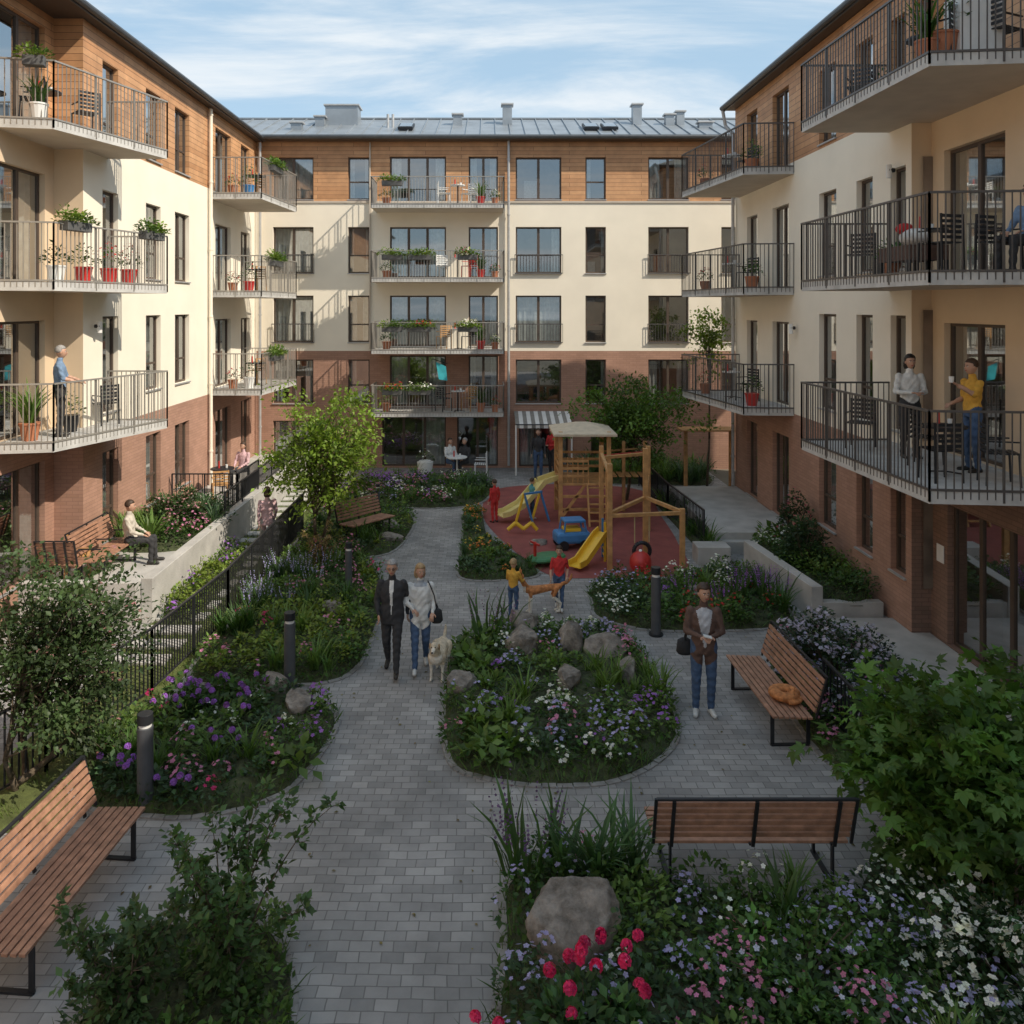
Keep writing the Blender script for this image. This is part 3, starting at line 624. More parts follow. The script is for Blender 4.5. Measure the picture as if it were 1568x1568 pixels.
# ------------------------------------------------------------------ buildings
def qb(b,P,u0,u1,z0,z1,d0,d1,m):
    b.hexa([P(u0,z0,d0),P(u1,z0,d0),P(u1,z0,d1),P(u0,z0,d1),P(u0,z1,d0),P(u1,z1,d0),P(u1,z1,d1),P(u0,z1,d1)],m)
def wall(bw,bf,bg,bi,P,U0,U1,bands,holes,fm=framem):
    us=sorted({U0,U1,*[h[0] for h in holes],*[h[1] for h in holes]}); zs=sorted({z for B in bands for z in B[:2]}|{h[2] for h in holes}|{h[3] for h in holes})
    for i in range(len(us)-1):
        for j in range(len(zs)-1):
            uc=(us[i]+us[i+1])/2;zc=(zs[j]+zs[j+1])/2
            if any(h[0]<uc<h[1] and h[2]<zc<h[3] for h in holes): continue
            m=[B[2] for B in bands if B[0]<zc<B[1]]
            if not m: continue
            bw.add([P(us[i],zs[j],0),P(us[i+1],zs[j],0),P(us[i+1],zs[j+1],0),P(us[i],zs[j+1],0)],[(0,1,2,3)],m[0])
    for h in holes:
        u0,u1,z0,z1,st=h; zc=(z0+z1)/2; m=[B[2] for B in bands if B[0]<zc<B[1]][0]; D=.17
        for q in([P(u0,z0,0),P(u0,z1,0),P(u0,z1,D),P(u0,z0,D)],[P(u1,z0,0),P(u1,z1,0),P(u1,z1,D),P(u1,z0,D)],[P(u0,z1,0),P(u1,z1,0),P(u1,z1,D),P(u0,z1,D)],[P(u0,z0,0),P(u1,z0,0),P(u1,z0,D),P(u0,z0,D)]): bw.add(q,[(0,1,2,3)],m)
        if z0>.3: qb(bf,P,u0-.02,u1+.02,z0-.035,z0-.002,-.045,.1,zincl)
        t=.055; a,c=D-.06,D
        qb(bf,P,u0,u0+t,z0,z1,a,c,fm);qb(bf,P,u1-t,u1,z0,z1,a,c,fm);qb(bf,P,u0+t,u1-t,z0,z0+t,a,c,fm);qb(bf,P,u0+t,u1-t,z1-t,z1,a,c,fm)
        W=u1-u0; n=1 if W<.95 else (2 if W<1.75 else 3)
        for k in range(1,n):
            u=u0+W*k/n; qb(bf,P,u-.045,u+.045,z0+t,z1-t,a,c,fm)
        if st=='t': qb(bf,P,u0+t,u1-t,z0+.62,z0+.67,a+.005,c-.003,fm)
        bg.add([P(u0+t,z0+t,D-.03),P(u1-t,z0+t,D-.03),P(u1-t,z1-t,D-.03),P(u0+t,z1-t,D-.03)],[(0,1,2,3)],glass)
        I=1.1; e=.25
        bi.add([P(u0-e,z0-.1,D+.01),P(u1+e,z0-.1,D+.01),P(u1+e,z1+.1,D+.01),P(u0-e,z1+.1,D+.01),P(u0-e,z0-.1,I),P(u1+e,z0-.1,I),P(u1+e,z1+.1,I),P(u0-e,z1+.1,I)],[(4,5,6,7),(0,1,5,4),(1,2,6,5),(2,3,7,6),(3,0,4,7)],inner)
        if R.random()<.75:
            full=W>.8 and R.random()<.22
            cw=W if full else W*R.uniform(.18,.40)
            for side in ((0,) if full else (0,1) if R.random()<.7 else (R.randint(0,1),)):
                uu=u0 if side==0 else u1-cw; nn=int(8*max(1,cw/.5)); vs=[]
                for k in range(nn+1):
                    dd=.3+.035*math.sin(k*2.1); vs+=[P(uu+cw*k/nn,z0,dd),P(uu+cw*k/nn,z1,dd)]
                bi.add(vs,[(2*k,2*k+2,2*k+3,2*k+1) for k in range(nn)],curt)
        if R.random()<.5: qb(bi,P,u0+W*.2,u0+W*R.uniform(.5,.8),z0+.0,z0+R.uniform(.35,.8),.5,.8,R.choice([brownc,whitec,charc,terra]))
def balcony(E,pts,zb,m=metal,th=.17,rh=1.08,back=None):
    b=MB(); poly=list(pts)+(back or []); n=len(poly); zt=zb+th
    vs=[(p[0],p[1],zb) for p in poly]+[(p[0],p[1],zt) for p in poly]
    b.add(vs,[tuple(range(n))],soff); b.add(vs,[tuple(range(n,2*n))]+[(i,(i+1)%n,n+(i+1)%n,n+i) for i in range(n)],slabm)
    b.obj('balcony_slab',E)
    b=MB()
    for i in range(len(pts)-1):
        p=V((*pts[i],zt));q=V((*pts[i+1],zt));L=(q-p).length;k=max(2,int(L/.10)); d=(q-p).normalized()
        b.beam(p+V((0,0,rh)),q+V((0,0,rh)),.045,.03,m); b.beam(p+V((0,0,.02)),q+V((0,0,.02)),.03,.03,m)
        for j in range(k+1):
            a=p.lerp(q,j/k); b.beam(a+V((0,0,-.10)),a+V((0,0,rh)),.014,.014,m)
        for j in range(int(L/1.1)+2):
            a=p.lerp(q,min(1,j/(int(L/1.1)+1))); b.beam(a+V((0,0,-.14)),a+V((0,0,rh)),.026,.026,m)
    b.obj('balcony_railing',E)
def chair(x,y,z,rot,m=dark):
    b=MB()
    for sx in(-.2,.2):
        b.beam((sx,.2,0),(sx,.18,.45),.025,.025,m); b.beam((sx,-.22,0),(sx,-.2,.85),.025,.025,m); b.beam((sx,-.2,.62),(sx,.18,.62),.025,.02,m)
    for k in range(6): b.beam((-.2,-.18+.072*k,.45),(.2,-.18+.072*k,.45),.05,.018,m)
    for k in range(5): b.beam((-.2,-.205,.52+.075*k),(.2,-.205,.52+.075*k),.012,.045,m)
    b.obj('garden_chair',None,(x,y,z),rot)
def table(x,y,z,m=dark,r=.33,top=None):
    b=MB(); b.cyl((0,0,.7),(0,0,.73),r,r,top or m,20); b.cyl((0,0,0),(0,0,.7),.025,.025,m,8)
    for k in range(3): b.beam((0,0,.05),(math.cos(k*2.1)*.25,math.sin(k*2.1)*.25,.01),.025,.02,m)
    b.cyl((.1,.05,.73),(.1,.05,.82),.03,.035,whitep,10); b.cyl((-.1,.0,.73),(-.1,0,.93),.025,.02,redp,8); b.obj('garden_table',None,(x,y,z))
FL=[3.15,6.1,9.05]
def pipe(E,x,y,z0,z1,m=zincl):
    b=MB(); b.cyl((x,y,z0),(x,y,z1),.05,.05,m,10)
    for z in np.arange(z0+1,z1,2.): b.cyl((x,y,z),(x,y,z+.05),.065,.065,m,10)
    b.obj('downpipe',E,smooth=False)
# left building
EL=empty('left_apartment_building'); bw,bf,bg,bi=MB(),MB(),MB(),MB()
bandsA=[(-.1,3.2,brick),(3.2,9.35,cream),(9.35,11.75,wood)]; bandsR=[(-.1,3.2,brick),(3.2,9.35,tan),(9.35,11.75,wood)]
PL=lambda u,z,d:(-8.3-d,u,z); PLr=lambda u,z,d:(-8.9-d,u,z)
H=[]
for z0,z1 in((.95,2.65),(3.75,5.6),(6.5,8.35),(9.45,11.15)):
    H+=[(17.65,18.4,z0-.25,z1,'t'),(19.9,20.8,z0,z1,'t'),(21.75,22.8,z0,z1,'t')]
for z0 in(.52,3.33,6.28,9.23): H+=[(25.0,26.5,z0,z0+2.1,'d'),(27.6,28.6,z0,z0+2.1,'d')]
wall(bw,bf,bg,bi,PL,16.8,29.45,bandsA,H)
H=[]
for z0 in(.52,3.33,6.28,9.23): H+=[(14.9,16.45,z0,z0+2.2,'d'),(9.6,11.4,z0,z0+2.1,'d'),(5,6.4,z0,z0+2.1,'d')]
wall(bw,bf,bg,bi,PLr,-12,16.8,bandsR,H)
for z0,z1,m in bandsR: bw.add([(-8.9,16.8,z0),(-8.3,16.8,z0),(-8.3,16.8,z1),(-8.9,16.8,z1)],[(0,1,2,3)],m)
bw.add([(-18,-12,0),(-18,29.4,0),(-18,29.4,11.75),(-18,-12,11.75)],[(0,1,2,3)],cream); bw.add([(-18,-12,0),(-8.9,-12,0),(-8.9,-12,11.75),(-18,-12,11.75)],[(0,1,2,3)],cream)
bw.obj('walls',EL);bf.obj('window_frames',EL);bg.obj('window_glass',EL);bi.obj('interiors',EL)
def roofside(E,xe,xw,ridge,y0,y1):
    b=MB(); s=1 if xe>xw else -1
    b.box(min(xe,xw-s*1.2),max(xe,xw-s*1.2),y0,y1,11.752,11.83,framem)
    b.add([(xe,y0,11.835),(xe,y1,11.835),(ridge,y1,13.4),(ridge,y0,13.4)],[(0,1,2,3)],zinc)
    b.add([(xe,y0,11.835),(ridge,y0,13.4),(ridge,y0,11.835)],[(0,1,2)],cream); b.add([(xe,y1,11.835),(ridge,y1,13.4),(ridge,y1,11.835)],[(0,1,2)],cream)
    b.add([(ridge,y0,13.4),(ridge,y1,13.4),(2*ridge-xe,y1,11.8),(2*ridge-xe,y0,11.8)],[(0,1,2,3)],zinc)
    n=int((y1-y0)/.55)
    for i in range(n): y=y0+.1+i*.55; b.beam((xe,y,11.86),(ridge,y,13.42),.03,.04,zinc)
    b.cyl((xe+s*.06,y0,11.82),(xe+s*.06,y1,11.82),.075,.075,gutter,10); b.box(xe-.02,xe+.02,y0,y1,11.72,11.751,gutter); b.obj('roof',E)
roofside(EL,-8.03,-8.3,-13.2,-12,29.3)
for z in FL:
    balcony(EL,[(-8.9,14.7),(-7.9,14.9),(-7.0,17.9),(-8.3,17.9)],z,metalL,back=[(-8.3,16.8),(-8.9,16.8)])
    balcony(EL,[(-8.3,24.5),(-6.75,24.5),(-6.5,27.9),(-8.3,27.9)],z,metalL)
pipe(EL,-8.1,29.2,.5,11.7); pipe(EL,-8.2,24.3,.5,11.7,cream)
# right building
ER=empty('right_apartment_building'); bw,bf,bg,bi=MB(),MB(),MB(),MB()
PR=lambda u,z,d:(7.5+d,u,z); PRr=lambda u,z,d:(7.85+d,u,z)
H=[]
for z0,z1 in((.95,2.5),(3.55,5.65),(6.5,8.35),(9.45,11.1)):
    H+=[(17.5,18.4,z0,z1,'t'),(15.85,16.55,z0,z1,'t'),(14.6,15.15,z0,z1,'t')]
for z0 in(.47,3.33,6.28,9.23): H+=[(20.25,21.4,z0,z0+2.1,'d'),(22.6,23.5,z0,z0+2.1,'d')]
wall(bw,bf,bg,bi,PR,14.4,24.6,bandsA,H)
H=[]
for z0 in(3.33,6.28,9.23): H+=[(12.35,14.0,z0,z0+2.2,'d'),(8.6,10.4,z0,z0+2.1,'d'),(4,5.4,z0,z0+2.1,'d')]
H+=[(11.6,13.9,.06,2.45,'d'),(8.6,10.2,.1,2.3,'d')]
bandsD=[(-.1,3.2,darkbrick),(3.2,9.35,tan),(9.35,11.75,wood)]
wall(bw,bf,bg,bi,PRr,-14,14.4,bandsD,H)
for z0,z1,m in bandsD: bw.add([(7.85,14.4,z0),(7.5,14.4,z0),(7.5,14.4,z1),(7.85,14.4,z1)],[(0,1,2,3)],m)
for z0,z1,m in bandsA: bw.add([(18,24.6,z0),(7.5,24.6,z0),(7.5,24.6,z1),(18,24.6,z1)],[(0,1,2,3)],m)
bw.add([(18,-14,0),(18,24.6,0),(18,24.6,11.75),(18,-14,11.75)],[(0,1,2,3)],cream); bw.add([(18,-14,0),(7.85,-14,0),(7.85,-14,11.75),(18,-14,11.75)],[(0,1,2,3)],cream)
bw.obj('walls',ER);bf.obj('window_frames',ER);bg.obj('window_glass',ER);bi.obj('interiors',ER)
roofside(ER,7.2,7.5,12.8,-14,24.75)
for z in FL:
    balcony(ER,[(7.5,15.2),(5.87,15.2),(5.97,11.0),(7.85,10.8)],z,metal,back=[(7.85,14.4),(7.5,14.4)])
    balcony(ER,[(7.5,24.2),(5.8,24.2),(6.3,20.0),(7.5,19.9)],z,metal)
b=MB(); b.path([(7.15,24.7,11.75),(7.25,24.75,11.3),(7.4,24.5,11.0)],[.05]*3,zincl,10); b.obj('gutter_outlet',ER); pipe(ER,7.4,24.5,.3,11.0)
for (x,y,z,s) in((7.45,14.9,8.3,-1),(-8.25,17.2,5.4,1),(7.8,11.8,11.0,-1),(7.45,19.7,5.3,-1)):
    b=MB(); b.cyl((0,0,0),(s*.12,0,0),.04,.05,dark,10); b.cyl((s*.10,0,-.14),(s*.10,0,.1),.05,.05,whitep,10); b.obj('wall_lamp',None,(x,y,z))
# back building
EB=empty('rear_apartment_building'); bw,bf,bg,bi=MB(),MB(),MB(),MB()
PB=lambda u,z,d:(u,29.5+d,z)
cols=[(-7.71,-6.25),(-5.0,-4.22),(1.06,2.71),(3.58,4.32),(5.85,7.31),(8.49,9.2),(10.5,11.9)]
rows=[(9.69,11.22),(7.03,8.70),(4.53,6.22),(2.33,3.91)]
H=[]
for c0,c1 in cols:
    for r0,r1 in rows: H.append((c0,c1,r0,r1,'t' if c1-c0<.95 else 'd'))
H+=[(-7.71,-6.25,.4,1.7,'d'),(10.5,11.9,.4,1.7,'d')]
Zs=[2.1,4.27,6.75,9.3]
for z in Zs: H+=[(-3.49,-1.46,z+.12,z+1.95,'d'),(-.64,.42,z+.12,z+1.95,'d')]
H+=[(-3.77,-1.46,.05,1.85,'d'),(-1.06,.42,.05,1.85,'d'),(1.18,2.95,.03,1.8,'d'),(3.77,5.07,.4,1.7,'d')]
wall(bw,bf,bg,bi,PB,-11,14,[(-.1,4.22,brick),(4.22,9.6,cream),(9.6,11.78,wood)],H)
bw.add([(-11,36.5,0),(14,36.5,0),(14,36.5,11.78),(-11,36.5,11.78)],[(0,1,2,3)],cream)
for x in(-11,14): bw.add([(x,29.5,0),(x,36.5,0),(x,36.5,11.78),(x,29.5,11.78)],[(0,1,2,3)],cream)
bw.obj('walls',EB);bf.obj('window_frames',EB);bg.obj('window_glass',EB);bi.obj('interiors',EB)
b=MB(); b.box(-4.22,-4.18,29.42,29.498,4.3,11.75,soff); b.box(-11,14,29.46,29.497,9.57,9.63,soff)
b.obj('bay_trim',EB)
for z in Zs: balcony(EB,[(-3.97,29.5),(-3.97,28.1),(.6,28.1),(.6,29.5)],z-.08,metalL,.13,.95)
for c0,c1 in(cols[0],cols[2],cols[4]):
    for r0,r1 in rows[1:3]:
        b=MB(); z=r0-.02; x0,x1=c0-.04,c1+.04
        b.beam((x0,29.42,z+.68),(x1,29.42,z+.68),.03,.03,metal); b.beam((x0,29.42,z+.02),(x1,29.42,z+.02),.03,.03,metal)
        for k in range(17): xx=x0+(x1-x0)*k/16; b.beam((xx,29.42,z),(xx,29.42,z+.68),.014,.014,metal)
        b.obj('juliet_railing',EB)
pipe(EB,.80,29.38,.1,11.8)
b=MB(); b.box(-11,14,29.05,29.9,11.782,11.86,framem); b.cyl((-11,29.0,11.86),(14,29.0,11.86),.08,.08,gutter,10)
b.add([(-11.2,29.05,11.875),(14.2,29.05,11.875),(14.2,33,13.4),(-11.2,33,13.4)],[(0,1,2,3)],zinc); b.add([(-11.2,33,13.4),(14.2,33,13.4),(14.2,37,11.8),(-11.2,37,11.8)],[(0,1,2,3)],zinc)
for i in range(47): x=-11+i*.54; b.beam((x,29.05,11.90),(x,33,13.42),.03,.05,zinc)
b.beam((-11.2,33,13.42),(14.2,33,13.42),.2,.05,zinc)
b.obj('roof',EB)
def rz(y): return 11.875+(y-29.05)/3.95*1.525
b=MB()
for x,wd,dp,hh,y in((-5.59,1.25,.8,.75,31.9),(-6.38,.35,.35,.45,31.4),(-1.11,.34,.34,.5,31.6),(.81,.36,.4,.85,31.8),(5.85,.34,.4,.85,31.8),(7.08,.34,.3,.5,31.6),(7.51,.3,.3,.6,31.7),(-7.1,.4,.3,.35,30.6),(8.3,.5,.3,.3,31)):
    b.box(x-wd/2,x+wd/2,y-dp/2,y+dp/2,rz(y)-.35,rz(y)+hh-.15,zinc); b.box(x-wd/2-.06,x+wd/2+.06,y-dp/2-.06,y+dp/2+.06,rz(y)+hh-.148,rz(y)+hh-.09,zincl)
for x in(-3.74,-3.55): b.cyl((x,31,rz(31)-.1),(x,31,rz(31)+.5),.05,.05,zincl,8)
b.obj('chimneys',EB)
b=MB()
for x in(3.9,4.6,-3.0):
    y=30.6; b.beam((x-.28,y,rz(y)+.1),(x+.28,y,rz(y)+.1),.9,.1,dark,up=(0,-.36,.93)); b.beam((x-.23,y-.01,rz(y)+.16),(x+.23,y-.01,rz(y)+.16),.75,.02,glass,up=(0,-.36,.93))
b.obj('roof_windows',EB)
# awning
E=empty('striped_awning'); b=MB(); dkc=M('awning_stripe',(.25,.24,.22),.8)
for i in range(14):
    x=1.0+i*.14; b.add([(x,29.45,2.05),(x+.14,29.45,2.05),(x+.14,28.1,1.75),(x,28.1,1.75),(x+.14,28.1,1.63),(x,28.1,1.63)],[(0,1,2,3),(3,2,4,5)],whitep if i%2 else dkc)
b.obj('cloth',E); b=MB(); b.cyl((1.0,28.1,1.76),(2.96,28.1,1.76),.02,.02,dark,6); b.cyl((1.02,28.12,0),(1.02,28.12,1.75),.03,.03,whitep,8); b.cyl((2.94,28.12,0),(2.94,28.12,1.75),.03,.03,whitep,8); b.obj('frame',E)
b=MB(); 
for x in(6.2,7.6): b.beam((x,25.4,0),(x,25.4,1.95),.1,.1,playwood)
for k in range(7): b.beam((6.0,25.1+k*.12,2.0),(7.8,25.1+k*.12,2.0),.1,.04,playwood)
b.obj('timber_pergola')
b=MB(); b.add([(-1.75,28.3,3.9),(-1.4,28.28,3.75),(-1.35,28.3,3.25),(-1.65,28.3,3.3)],[(0,1,2,3)],teal); b.cyl((-1.9,28.5,2.1),(-1.9,28.5,4.0),.015,.015,dark,6); b.cyl((-1.9,28.5,4.0),(-1.35,28.28,3.85),.012,.012,dark,6); b.obj('hanging_towel')
for i,z in enumerate(Zs):
    z+=.05
    fc=[RD,None,RD,None][i]
    planter((-3.6,28.12,z+.72),(-2.9,28.12,z+.72),fc if i!=2 else None,.28)
    if i!=3: planter((-2.7,28.12,z+.72),(-1.9,28.12,z+.72),[WH,RD,None][i],.28)
    if i in(1,2): planter((-1.0,28.12,z+.72),(-.3,28.12,z+.72),[None,WH,MG][i],.3)
    pot(-3.5,28.6,z,.16,.25,terra,'l',.4); pot(-.2,28.5,z,.16,.28,R.choice([terra,redp,whitep]),'g',.45)
    chair(-1.5,28.7,z,R.uniform(0,6),[dark,playwood,whitep,whitep][i]); chair(-.6,28.8,z,2.5,[playwood,dark,redp,whitep][i]); table(-1.0,28.6,z,dark,.25,whitep)
    pot(.3,28.4,z,.13,.22,terra,'f',.3,None,[RD,WH,PK,WH][i])
# side balconies props
planter((-8.35,14.72,10.25),(-8.0,14.8,10.25),None,.32); pot(-8.2,14.95,9.22,.16,.28,whitep,'g',.4)
table(-8.5,15.7,9.22,dark,.3); chair(-8.45,15.2,9.22,2.0); chair(-8.0,16.3,9.22,.8)
planter((-7.82,15.1,7.32),(-7.66,15.7,7.32),None,.34); planter((-7.2,17.1,7.32),(-7.05,17.7,7.32),None,.34)
for y in(15.6,16.2,16.8,17.3): pot(-8.45+(y-15)*.38,y,6.27,.17,.3,redp if y>16 else whitep,'f' if y>16.5 else 'l',.5,None,RD)
pot(-8.5,15.2,3.32,.18,.3,terra,'g',.6); pot(-8.3,16.3,3.32,.16,.3,dark,'l',.5); chair(-8.1,17.3,3.32,1.,dark)
for z,f in((3.32,0),(6.27,1),(9.22,2)):
    pot(-7.3,25.1,z,.17,.3,[whitep,redp,blu][f],'l',.7); pot(-7.7,24.8,z,.15,.25,terra,'f',.35,None,RD)
    planter((-6.65,25.2,z+.9),(-6.6,26.2,z+.9),None,.36); chair(-7.4,26.3,z,1.0,playwood); table(-7.3,25.8,z)
for z in(3.32,6.27,9.22):
    table(6.8,12.1 if z<4 else 12.6,z,dark,.3); chair(6.5,11.7,z,R.uniform(0,3)); chair(7.2,11.45,z,R.uniform(3,6)); chair(6.6,14.4,z,2.5)
    pot(6.7,20.6,z,.17,.28,redp if z<4 else terra,'l',.55); chair(6.9,21.6,z,2); table(6.7,22.3,z,dark,.25,whitep); pot(6.3,23.5,z,.15,.25,terra,'f',.4)
pot(6.45,11.6,9.22,.24,.42,terra,'l',1.0,(.06,.10,.03)); pot(6.2,11.5,9.22,.16,.3,terra,'g',.5)
b=MB(); b.box(6.6,7.2,11.35,11.8,9.22,10.2,whitep); b.obj('storage_cabinet',bevel=.02); pot(7.2,14.7,9.22,.2,.35,terra,'l',.6)
pot(6.5,13.1,6.27,.14,.25,terra,'l',.4); chair(6.9,12.8,3.32,4.)
b=MB(); b.ell((0,0,.14),(.2,.28,.14),whitec,12,8); b.ell((.1,.25,.2),(.14,.16,.1),greyc,12,8); b.ell((-.1,.1,.28),(.13,.12,.09),redc,12,8); b.obj('cushion_pile',None,(6.5,12.4,6.72),smooth=True)
b=MB(); b.box(6.2,6.8,12.0,12.9,6.5,6.72,brownc); [b.box(x,x+.05,y,y+.05,6.27,6.5,dark) for x in(6.2,6.75) for y in(12.0,12.85)]; b.obj('balcony_bench')
b=MB(); b.box(0,.01,0,.22,0,.3,whitep); b.obj('door_notice',None,(7.83,13.98,1.4))
# ------------------------------------------------------------------ benches, bollards
def bench(loc,rot,L=1.8,name='park_bench'):
    E=empty(name,loc,rot); b=MB()
    for k in range(7):
        y=.28-.078*k; b.beam((-L/2,y,.45-.004*k),(L/2,y,.45-.004*k),.058,.03,slat)
    for k in range(6):
        y=-.25-.024*k; z=.53+.074*k; b.beam((-L/2,y,z),(L/2,y,z),.028,.056,slat,up=(0,-.3,1))
    b.obj('slats',E,bevel=.004)
    b=MB()
    for x in(-L/2+.16,0,L/2-.16):
        if x: b.beam((x,.26,0),(x,.26,.415),.05,.02,dark); b.beam((x,-.22,0),(x,-.22,.415),.05,.02,dark); b.beam((x,-.24,.012),(x,.28,.012),.05,.02,dark)
        b.beam((x,-.24,.415),(x,.29,.42),.05,.02,dark)
        b.beam((x,-.27,.42),(x,-.415,.95),.035,.02,dark)
        b.beam((x,-.23,.64),(x,.2,.64),.04,.02,dark) if name!='park_bench' else None
    b.beam((-L/2-.01,-.40,.965),(L/2+.01,-.40,.965),.035,.02,dark)
    for x in(-L/2-.015,L/2+.015): b.beam((x,-.25,.44),(x,-.40,.97),.03,.02,dark)
    b.obj('frame',E)
bench((-4.03,7.75,0),-math.pi/2-.08,2.0); bench((4.02,11.6,0),math.pi/2+.03,1.9); bench((2.66,8.42,0),0,1.95)
bench((-3.0,20.4,.05),-math.pi/2-.7,1.4); bench((-7.62,16.4,.5),-math.pi/2,1.7,'terrace_bench'); bench((-8.0,15.5,.5),0,.7,'terrace_bench')
def bollard(x,y,h,r=.085):
    b=MB(); b.cyl((0,0,0),(0,0,h*.86),r,r,M('bollard_grey',(.10,.105,.115),.5,.3),20); b.cyl((0,0,h*.86),(0,0,h*.9),r*.8,r*.8,whitep,20); b.cyl((0,0,h*.9),(0,0,h),r,r*.97,dark,20); b.cyl((0,0,0),(0,0,.03),r*1.5,r*1.5,dark,20)
    b.obj('bollard_light',None,(x,y,0),bevel=.004)
bollard(-3.95,9.45,1.1,.09); bollard(-3.0,12.45,1.15,.085); bollard(-2.75,16.3,1.1,.07); bollard(-3.1,23.3,.75,.06); bollard(3.0,14.45,1.2,.085)
# ------------------------------------------------------------------ playground
E=empty('playground_tower'); b=MB(); T=playwood
xs=(2.0,3.3);ys=(22.0,23.4)
for x in xs:
    for y in ys: b.beam((x,y,0),(x,y,2.45),.11,.11,T)
b.box(1.95,3.35,21.95,23.45,1.0,1.06,T)
for z in(1.25,1.45,1.65): b.beam((2.0,22.0,z),(2.75,22.0,z),.04,.07,T); b.beam((2.0,22.0,z),(2.0,23.4,z),.04,.07,T); b.beam((2.0,23.4,z),(3.3,23.4,z),.04,.07,T)
for k in range(6): b.beam((2.05+k*.14,22.02,1.06),(2.05+k*.14,22.02,1.75),.05,.03,T)
for k in range(5): b.beam((2.72,21.55+.1*k,.15+.2*k),(3.3,21.55+.1*k,.15+.2*k),.09,.04,T)
b.beam((2.72,21.5,0),(2.72,22.0,1.05),.05,.09,T); b.beam((3.3,21.5,0),(3.3,22.0,1.05),.05,.09,T)
for z in(.35,.7): b.beam((2,22,z),(3.3,22,z),.05,.08,T); b.beam((2,22,z),(2,23.4,z),.05,.08,T)
b.beam((2.0,22.0,.1),(2.65,22.0,1.0),.05,.08,T)
for x in(3.9,4.5): b.beam((x,23.2,0),(x,23.2,2.0),.09,.09,T)
for k in range(6): b.beam((3.4+k*.2,22.9,1.05),(3.4+k*.2,23.5,1.05),.14,.04,T)
b.beam((3.3,22.9,1.65),(4.6,22.9,1.75),.05,.05,redp); b.beam((3.3,23.5,1.65),(4.6,23.5,1.75),.05,.05,T)
b.obj('timber_frame',E,bevel=.008)
b=MB(); b.add([(1.8,21.8,2.40),(3.5,21.8,2.40),(3.5,23.6,2.40),(1.8,23.6,2.40),(2.5,22.7,2.62),(2.8,22.7,2.62),(1.8,21.8,2.34),(3.5,21.8,2.34),(3.5,23.6,2.34),(1.8,23.6,2.34)],[(0,1,5,4),(1,2,5),(2,3,4,5),(3,0,4),(0,6,7,1),(1,7,8,2),(2,8,9,3),(3,9,6,0)],canvas); b.obj('canopy',E)
def slide(E,pts,wd,m,name='slide'):
    b=MB()
    for i in range(len(pts)-1):
        p=V(pts[i]);q=V(pts[i+1]); b.beam(p,q,wd,.03,m); d=(q-p).normalized(); s=d.cross(V((0,0,1))).normalized()*wd/2
        b.beam(p+s+V((0,0,.06)),q+s+V((0,0,.06)),.035,.14,m); b.beam(p-s+V((0,0,.06)),q-s+V((0,0,.06)),.035,.14,m)
    return b.obj(name,E,bevel=.006)
slide(E,[(2.0,22.7,1.08),(1.5,22.5,.95),(.95,22.2,.4),(.55,22.0,.22),(.35,21.9,.2)],.42,M('pale_yellow_plastic',(.75,.62,.25),.4))
b=MB(); 
for x,y in((.75,21.6),(1.2,21.9)): b.beam((x,y,0),(x+.25,y+.1,.85),.05,.05,yel); b.beam((x+.5,y+.2,0),(x+.25,y+.1,.85),.05,.05,blu)
b.beam((1.0,21.7,.83),(1.5,22.0,.83),.05,.05,blu); b.path([(.55,20.9,.1),(.75,20.9,.28),(.95,20.9,.12),(1.15,20.9,.28),(1.3,20.9,.1)],[.05]*5,yel,8); b.obj('climbing_toy')
E=empty('climbing_frame'); b=MB()
A=(2.72,18.0);B=(3.72,19.1);C=(4.38,18.25);D=(4.2,21.2)
for (x,y),h in((A,2.35),(B,2.5),(C,1.3),((2.9,20.6),2.3),(D,2.2)): b.beam((x,y,0),(x,y,h),.11,.11,playwood)
for p,q,z0,z1 in((A,B,1.25,1.35),(B,C,1.35,1.22),(A,(2.9,20.6),2.1,2.1),(B,D,1.4,1.4),((2.9,20.6),D,2.0,2.0),(A,C,1.2,1.2)): b.beam((*p,z0),(*q,z1),.08,.08,playwood)
for k in range(5): b.beam((A[0],A[1]+.05,.35+.38*k),(2.78,18.75,.35+.38*k),.05,.05,playwood)
b.beam((2.78,18.75,0),(2.78,18.75,2.1),.08,.08,playwood)
b.obj('beams',E,bevel=.008)
b=MB(); rope=M('rope',(.45,.35,.18),.9)
for k in range(4):
    p=V((*A,1.2)).lerp(V((*C,1.2)),(k+.7)/5.); 
    if k in(1,2): b.cyl(p,p+V((0,0,-.62)),.014,.014,rope,6)
p=V((*A,1.2)).lerp(V((*C,1.2)),.44)
b.path([p+V((math.cos(t)*.18,0,-.8+math.sin(t)*.18)) for t in np.linspace(0,6.283,14)],[.045]*14,dark,8); b.obj('tyre_swing',E)
E=empty('small_slide',(2.35,18.4,0)); slide(E,[(.35,.35,.62),(.22,.22,.55),(-.25,-.3,.12),(-.42,-.5,.1)],.3,yel); b=MB(); b.beam((.35,.2,0),(.35,.2,.9),.05,.05,yel);b.beam((.35,.55,0),(.35,.55,.9),.05,.05,blu); [b.beam((.36,.2,.15*k+.1),(.36,.55,.15*k+.1),.04,.03,yel) for k in range(4)]; b.obj('ladder',E)
E=empty('toy_car',(2.05,19.7,0),.2); b=MB(); b.box(-.42,.42,-.25,.25,.14,.42,blu); b.obj('body',E,bevel=.07); b=MB(); b.box(-.22,.3,-.21,.21,.64,.7,blu); [b.beam((x,y,.4),(x*.85,y*.9,.66),.04,.04,blu) for x in(-.24,.32) for y in(-.2,.2)]; b.box(-.2,.2,-.17,.17,.42,.5,yel); b.obj('cabin',E,bevel=.015)
